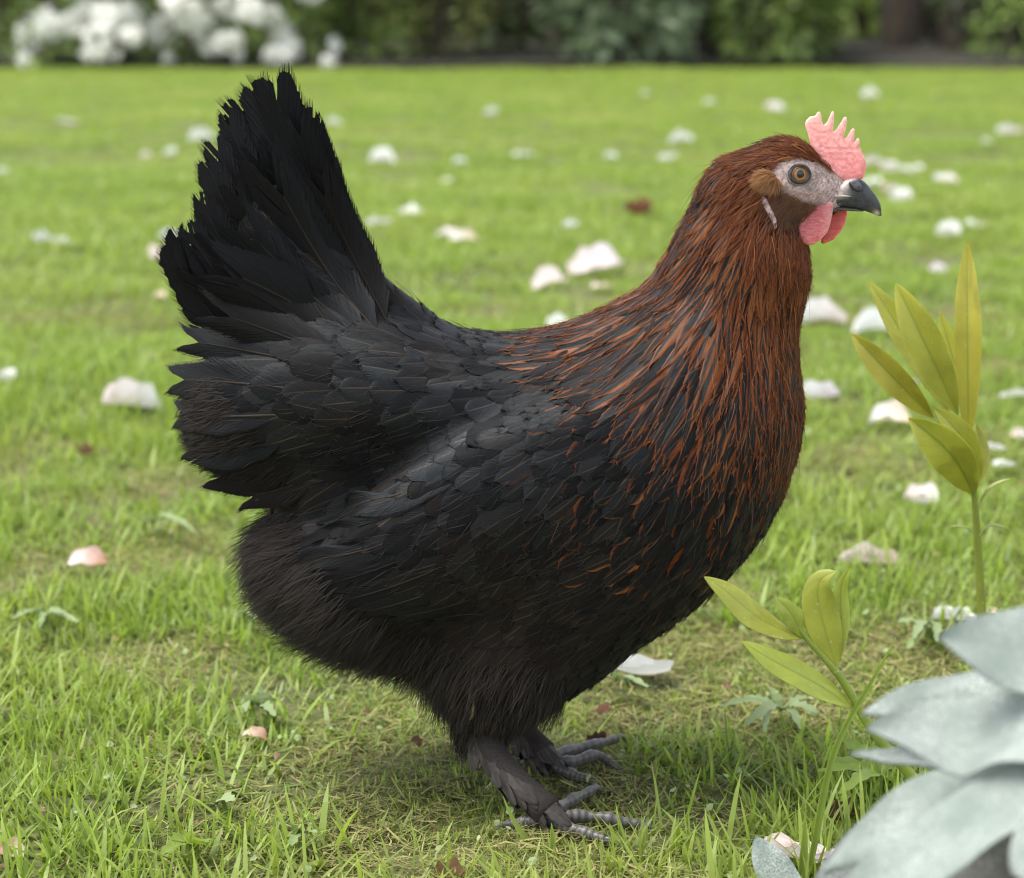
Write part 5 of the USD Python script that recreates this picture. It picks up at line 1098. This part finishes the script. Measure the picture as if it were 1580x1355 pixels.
LEAFGREEN, LEAFOLIVE = (.41, .42, .06), (.39, .365, .05)
# ---- tall seedling at the right
Ys = .10
T1 = Thing('laurel_seedling', at(1512, 1148, Ys), 'tall yellow-green seedling with a whorl of upright leaves at the right', 'seedling')
stem = spline([at(1512, 1150, Ys), at(1515, 960, Ys), at(1509, 850, Ys), at(1503, 760, Ys), at(1497, 690, Ys)], 24)
v, f = tube(stem, np.linspace(10.5, 4.5, 24)*S, 12); T1.part('stem', v, f, 'laurel_look', uv=np.tile([.3, .02], (len(v), 1)), tint=np.tile([.24, .28, .05], (len(v), 1)))
SEED1 = [  # base, (mid), tip, width px, depth offsets mid/tip, roll, fold, colour
    ([(1494, 690), (1493, 540), (1492, 370)], 44, (-.004, .004), .15, .25, LEAFOLIVE), ([(1500, 660), (1478, 580), (1450, 482)], 34, (.01, .016), .5, .2, LEAFGREEN),
    ([(1478, 640), (1432, 540), (1382, 437)], 60, (-.008, -.004), -.2, .35, LEAFGREEN), ([(1465, 640), (1395, 520), (1341, 434)], 46, (.012, .018), .5, .3, LEAFGREEN), ([(1440, 645), (1385, 590), (1313, 514)], 46, (-.012, -.012), -.35, .3, LEAFOLIVE),
    ([(1502, 765), (1466, 700), (1402, 645)], 66, (-.022, -.03), -.5, .35, LEAFGREEN), ([(1504, 760), (1492, 690), (1440, 628)], 44, (-.012, -.02), .3, .3, LEAFGREEN), ([(1508, 750), (1516, 715), (1506, 655)], 24, (.01, .015), .9, .3, LEAFGREEN)]
for k, (pp, wd, dy, roll, fold, colr) in enumerate(SEED1):
    m_ = np.array([at(*pp[0], Ys), at(*pp[1], Ys + dy[0]), at(*pp[2], Ys + dy[1])])
    v, f, uv = leaf_sheet(m_, wd*S*1.02, towards(m_[1]) + [0, 0, .2], fold, shape=(.55, .8), roll=(roll, roll*.4), wave=.25, seed=k)
    T1.part('leaf', v, f, 'laurel_look', uv=uv, tint=np.tile(np.array(colr)*prng.uniform(.85, 1.1), (len(v), 1)))
for pp in ([(1504, 822), (1492, 815), (1466, 812)], [(1510, 828), (1525, 812), (1558, 816)], [(1510, 780), (1525, 755), (1560, 738)]):
    m_ = np.array([at(*q_, Ys - .004) for q_ in pp]); v, f, uv = leaf_sheet(m_, 8*S, (0, -.3, 1), .3, 5, 12)
    T1.part('bract', v, f, 'laurel_look', uv=uv, tint=np.tile([.34, .38, .12], (len(v), 1)))
# ---- leaning seedling before the breast
Yl = -.13
T2 = Thing('laurel_seedling', at(1440, 1330, Yl), 'leaning young seedling with glossy leaves overlapping the lower breast of the hen', 'seedling')
stem = spline([at(1470, 1335, Yl), at(1420, 1215, Yl), at(1345, 1125, Yl), at(1300, 1050, Yl), at(1245, 985, Yl), at(1205, 935, Yl)], 26)
v, f = tube(stem, np.interp(np.linspace(0, 1, 26), [0, .5, 1], [10, 7.5, 3.5])*S, 12); T2.part('stem', v, f, 'laurel_look', uv=np.tile([.3, .02], (len(v), 1)), tint=np.tile([.20, .26, .04], (len(v), 1)))
for k, (pp, wd, dy, roll, fold, colr) in enumerate([
    ([(1238, 985), (1165, 950), (1110, 905), (1087, 890)], 40, (-.012, -.016), .9, .15, LEAFOLIVE), ([(1318, 1092), (1250, 1050), (1190, 1018), (1145, 990)], 44, (-.016, -.022), .95, .2, LEAFGREEN),
    ([(1290, 1030), (1270, 960), (1272, 890), (1290, 882)], 46, (.0, -.004), -.15, .25, LEAFOLIVE), ([(1290, 1030), (1298, 950), (1300, 900), (1312, 876)], 22, (.008, .004), .9, .3, LEAFGREEN), ([(1240, 985), (1215, 940), (1196, 922)], 26, (-.004, -.006), .3, .3, LEAFGREEN), ([(1255, 990), (1240, 960), (1232, 935)], 10, (.0, .0), .2, .2, LEAFGREEN)]):
    ys_ = np.linspace(0, 1, len(pp)); ys_ = Yl + np.interp(ys_, [0, .5, 1], [0, dy[0], dy[1]])
    m_ = np.array([at(a_, b_, y_) for (a_, b_), y_ in zip(pp, ys_)])
    v, f, uv = leaf_sheet(m_, wd*S*1.1, towards(m_[1]) + [0, 0, .5], fold, shape=(.5, .75), roll=(roll*.3, roll*.2), wave=.2, seed=20 + k, droop=.2)
    T2.part('leaf', v, f, 'laurel_look', uv=uv, tint=np.tile(np.array(colr)*[.78, .9, .95]*prng.uniform(.9, 1.1), (len(v), 1)))

# ---- silver felted plant in the near right corner
Yp = -.52
root = at(1720, 1500, Yp); root[2] = 0
T3 = Thing('silver_leaf_plant', root, 'out-of-focus plant of large silver felted leaves in the near right corner', 'plant')
SILVER = np.array([.175, .215, .195])
def lobes(points, dys, widths, normal, fold, k, tone=1.0, shape=(.62, .9), wave=.6, colour=None):
    m_ = np.array([at(a_, b_, Yp + d_) for (a_, b_), d_ in zip(points, dys)])
    v, f, uv = leaf_sheet(m_, widths*S*.65, normal, fold, 13, 32, shape, wave, 40 + k, thick=.0012)
    T3.part('leaf', v, f, 'felt_look', uv=uv, tint=np.tile((SILVER if colour is None else np.array(colour))*tone, (len(v), 1)))
lobes([(1900, 1010), (1680, 1008), (1545, 1000), (1448, 984)], (-.02, 0, .0, .0), 150, (0, -.75, .65), .1, 0, 1.0, (.6, .9))
lobes([(1800, 1060), (1620, 1060), (1460, 1066), (1330, 1100)], (.03, .05, .06, .06), 90, (0, -.5, .85), -.15, 1, .8, (.55, .9))
lobes([(1900, 1090), (1650, 1120), (1480, 1135), (1338, 1125)], (-.06, -.03, .0, .0), 165, (0, -.55, .8), .12, 2, .95, (.62, .8))
lobes([(1560, 1190), (1450, 1172), (1380, 1166), (1312, 1163)], (.05, .06, .06, .06), 40, (0, -.5, .9), .1, 3, .85, (.5, .9))
lobes([(1900, 1130), (1620, 1185), (1440, 1235), (1268, 1345)], (-.06, -.02, .02, .03), 120, (.1, -.5, .85), .12, 4, 1.0, (.55, .8))
lobes([(1640, 1260), (1480, 1260), (1370, 1300), (1250, 1380)], (.10, .12, .12, .11), 130, (.2, -.6, .7), -.1, 5, .8, (.55, .8), colour=(.15, .165, .165))
lobes([(1900, 1200), (1640, 1220), (1470, 1290), (1270, 1420)], (-.09, -.05, -.03, -.02), 125, (.1, -.5, .85), .15, 6, 1.05, (.6, .8))
lobes([(1750, 1400), (1640, 1330), (1540, 1310), (1430, 1330)], (-.02, .0, .0, .0), 190, (0, -.8, .5), .05, 7, .72, (.6, .9), colour=(.17, .155, .14))
lobes([(1800, 1340), (1700, 1330), (1620, 1320), (1560, 1345)], (-.10, -.09, -.08, -.08), 160, (0, -.7, .7), .1, 8, .95, (.6, .9))
lobes([(1235, 1430), (1212, 1380), (1188, 1335), (1166, 1290)], (.32, .32, .325, .33), 92, (.2, -.9, .3), .2, 9, 1.1, (.5, .8))
for pts_ in ([(1720, 1450), (1640, 1330), (1560, 1250)], [(1740, 1450), (1760, 1300), (1800, 1150)], [(1720, 1450), (1800, 1300), (1850, 1010)]):
    c_ = [root] + [at(a_, b_, Yp + .0) for a_, b_ in pts_[1:]]; T3.part('stalk', *tube(spline(c_, 12), np.linspace(.006, .003, 12), 10), 'felt_look', tint=np.tile([.16, .18, .16], (122, 1)))
# dark glossy leaf between the silver ones
m_ = np.array([at(1600, 1215, -.30), at(1490, 1235, -.30), at(1400, 1300, -.29)]); T4 = Thing('dark_leaf_plant', ground(1560, 1300), 'dark green leaf showing in the gap between the silver leaves', 'plant')
v, f, uv = leaf_sheet(m_, .05, (0, -.5, .85), .1, 9, 20, (.5, .8)); T4.part('leaf', v, f, 'laurel_look', uv=uv, tint=np.tile([.035, .085, .015], (len(v), 1)))
T4.part('stalk', *tube(spline([ground(1560, 1300), at(1600, 1230, -.30), at(1600, 1215, -.30)], 8), .0025, 8), 'laurel_look', uv=np.tile([.3, 0], (66, 1)), tint=np.tile([.05, .09, .02], (66, 1)))

# ---- long grass blades standing out of the lawn
for k, (pp, y_, wd, lab) in enumerate([([(1245, 1360), (1262, 1270), (1295, 1140), (1340, 1060), (1383, 982)], -.16, 11, 'long broad grass blade crossing the leaning seedling stem'), ([(1236, 1365), (1240, 1310), (1242, 1256)], -.17, 14, 'short cut grass blade at the bottom beside the pink petal'),
        ([(842, 1335), (815, 1300), (790, 1262), (776, 1228)], -.105, 9, 'thin grass blade leaning across the near foot'), ([(855, 1345), (853, 1310), (851, 1270)], -.12, 11, 'upright pale grass blade before the near foot'), ([(975, 1352), (990, 1310), (996, 1278)], -.13, 10, 'upright grass blade right of the near foot')]):
    m_ = np.array([at(a_, b_, y_) for a_, b_ in pp]); b0 = m_[0].copy(); b0[2] = 0
    v, f, uv = leaf_sheet(np.vstack([b0, m_]) if m_[0, 2] > .004 else m_, wd*S, (.3, -1, .2), .35, 5, 20, (.25, .3), thick=.0002)
    single('grass_blade', b0, v, f, 'grass_look', lab, 'grass blade', 'long grass blades', tint=np.stack([np.full(len(v), .05), .45 + .3*uv[:, 1], uv[:, 1]], -1))

# ---- broad-leaved weeds
def ragged_leaf(base, tip, width, n_, seed, lobes_=5, depth=.35):
    c = spline([base, (base + tip)/2 + n_*np.linalg.norm(tip - base)*.12, tip], 25); v_ = np.linspace(0, 1, 25)
    t_ = unit(np.gradient(c, axis=0)); sd = unit(np.cross(t_, n_)); g = np.random.default_rng(seed)
    pr = np.sin(np.pi*np.clip(v_*.9 + .05, 0, 1))**.7*(1 - depth*(.5 + .5*np.sin(v_*lobes_*2*np.pi + g.uniform(0, 6)))); u_ = np.linspace(-1, 1, 5)
    p = c[:, None] + (u_[None]*pr[:, None]*width/2)[..., None]*sd[:, None] + (np.abs(u_)[None]*pr[:, None]*width*.12*(1 + .5*np.sin(v_*20))[:, None])[..., None]*n_
    return p.reshape(-1, 3), grid_faces(5, 25), np.stack([np.zeros(125), np.clip(.3 + .3*g.uniform() + .2*np.repeat(pr, 5), 0, 1), np.repeat(v_, 5)], -1)
WEEDS = [((1205, 1105), [(1110, 1090), (1150, 1075), (1190, 1062), (1245, 1075), (1150, 1118), (1180, 1130), (1235, 1125), (1262, 1100)], 20, 'flat weed rosette on the trodden patch before the hen', 'clover_look'), ((1375, 1215), [(1270, 1170), (1300, 1140), (1345, 1150), (1262, 1190), (1295, 1225)], 26, 'bright toothed weed leaves under the silver plant', 'grass_look'),
    ((405, 1100), [(375, 1075), (400, 1060), (428, 1080), (380, 1098), (425, 1105)], 22, 'grey-green ivy-leaved weed in the grass left below the hen', 'clover_look'), ((335, 1250), [(312, 1225), (340, 1218), (362, 1235)], 24, 'small pale weed with three leaves low at the left', 'clover_look'), ((462, 1300), [(445, 1270), (470, 1262), (488, 1285), (450, 1305)], 22, 'bluish-green weed at the bottom, left of the middle', 'clover_look'),
    ((300, 1320), [(262, 1295), (290, 1285), (318, 1300), (250, 1318)], 26, 'broad light green weed leaves at the bottom left', 'grass_look'), ((375, 965), [(355, 945), (380, 938), (395, 955)], 22, 'dull green weed leaves in the grass left of the rump', 'clover_look'), ((70, 960), [(20, 955), (50, 940), (100, 945), (120, 960), (60, 970)], 18, 'low dark weed patch at the left edge', 'clover_look'), ((235, 815), [(190, 800), (230, 795), (275, 805), (300, 820)], 20, 'dull weed leaves in the grass left of the rear feathers', 'clover_look'),
    ((1430, 975), [(1385, 960), (1410, 985), (1445, 990), (1400, 1000)], 26, 'low green weed behind the silver leaves', 'clover_look'), ((950, 1060), [(915, 1045), (940, 1035), (975, 1048), (1000, 1060)], 18, 'small weed beside the big white petal', 'clover_look'), ((820, 1170), [(780, 1160), (760, 1175)], 14, 'tiny weed between the feet of the hen', 'clover_look')]
for k, (b, tips, wd, lab, mat) in enumerate(WEEDS):
    g = np.random.default_rng(300 + k); base = ground(*b, z=.004); th = Thing('lawn_weed', base, lab, 'weed')
    for j, tp in enumerate(tips):
        tip = ground(*tp, z=.016 + .012*g.uniform())
        v, f, t_ = ragged_leaf(base + [0, 0, .004], tip, wd*S*g.uniform(.9, 1.2), unit(np.array([g.normal(0, .25), -.35, 1.0])), k*20 + j, 4 + j % 3, .4)
        th.part('leaf', v, f, mat, tint=t_)
# ---- dead leaves
for k, (px, py, w, lab, colr) in enumerate([(985, 326, 36, 'curled brown leaf on the lawn behind the neck', (.13, .05, .03)), (920, 1132, 28, 'dark curled leaf beside the far foot', (.05, .025, .018)), (1296, 1246, 42, 'dark brown dead leaf under the silver plant', (.06, .035, .022)), (930, 1085, 22, 'pinkish brown leaf scrap below the breast', (.26, .13, .09)), (690, 1338, 44, 'thin tan dead leaf at the bottom edge below the hen', (.20, .12, .06)), (130, 690, 22, 'brown leaf scraps in the grass left of the rear feathers', (.16, .08, .05))]):
    p = ground(px, py, .014); dep = (p - EYE) @ FWD
    v, f, uv, t = petal_mesh(w*dep/F_PX*1.1, 80 + k, 1.0, .6, .12, .5, colr, colr)
    a_ = prng.uniform(-.8, .8); Rz = trimesh.transformations.euler_matrix(.4, .1, a_, 'sxyz')[:3, :3]; v = v @ Rz.T; v[:, 2] -= v[:, 2].min() - .0; v = v + p - [0, 0, .008]
    single('dead_leaf', p, v, f, 'petal_look', lab, 'dead leaf', smooth=True, uv=uv, tint=t)

# ---- a bit of straw caught in the thigh feathers
c = spline([seen(*q_) + [0, -.004, 0] for q_ in ((731, 1080), (731, 1092), (726, 1107))], 8)
v, f = tube(c, np.array([.0006, .0009, .001, .001, .001, .0012, .0013, .0006]), 6)
single('straw', c[0], v, f, 'thatch_look', 'pale bit of straw caught in the dark thigh feathers of the hen', 'straw', tint=np.tile([0, 1.6, 0], (len(v), 1)))
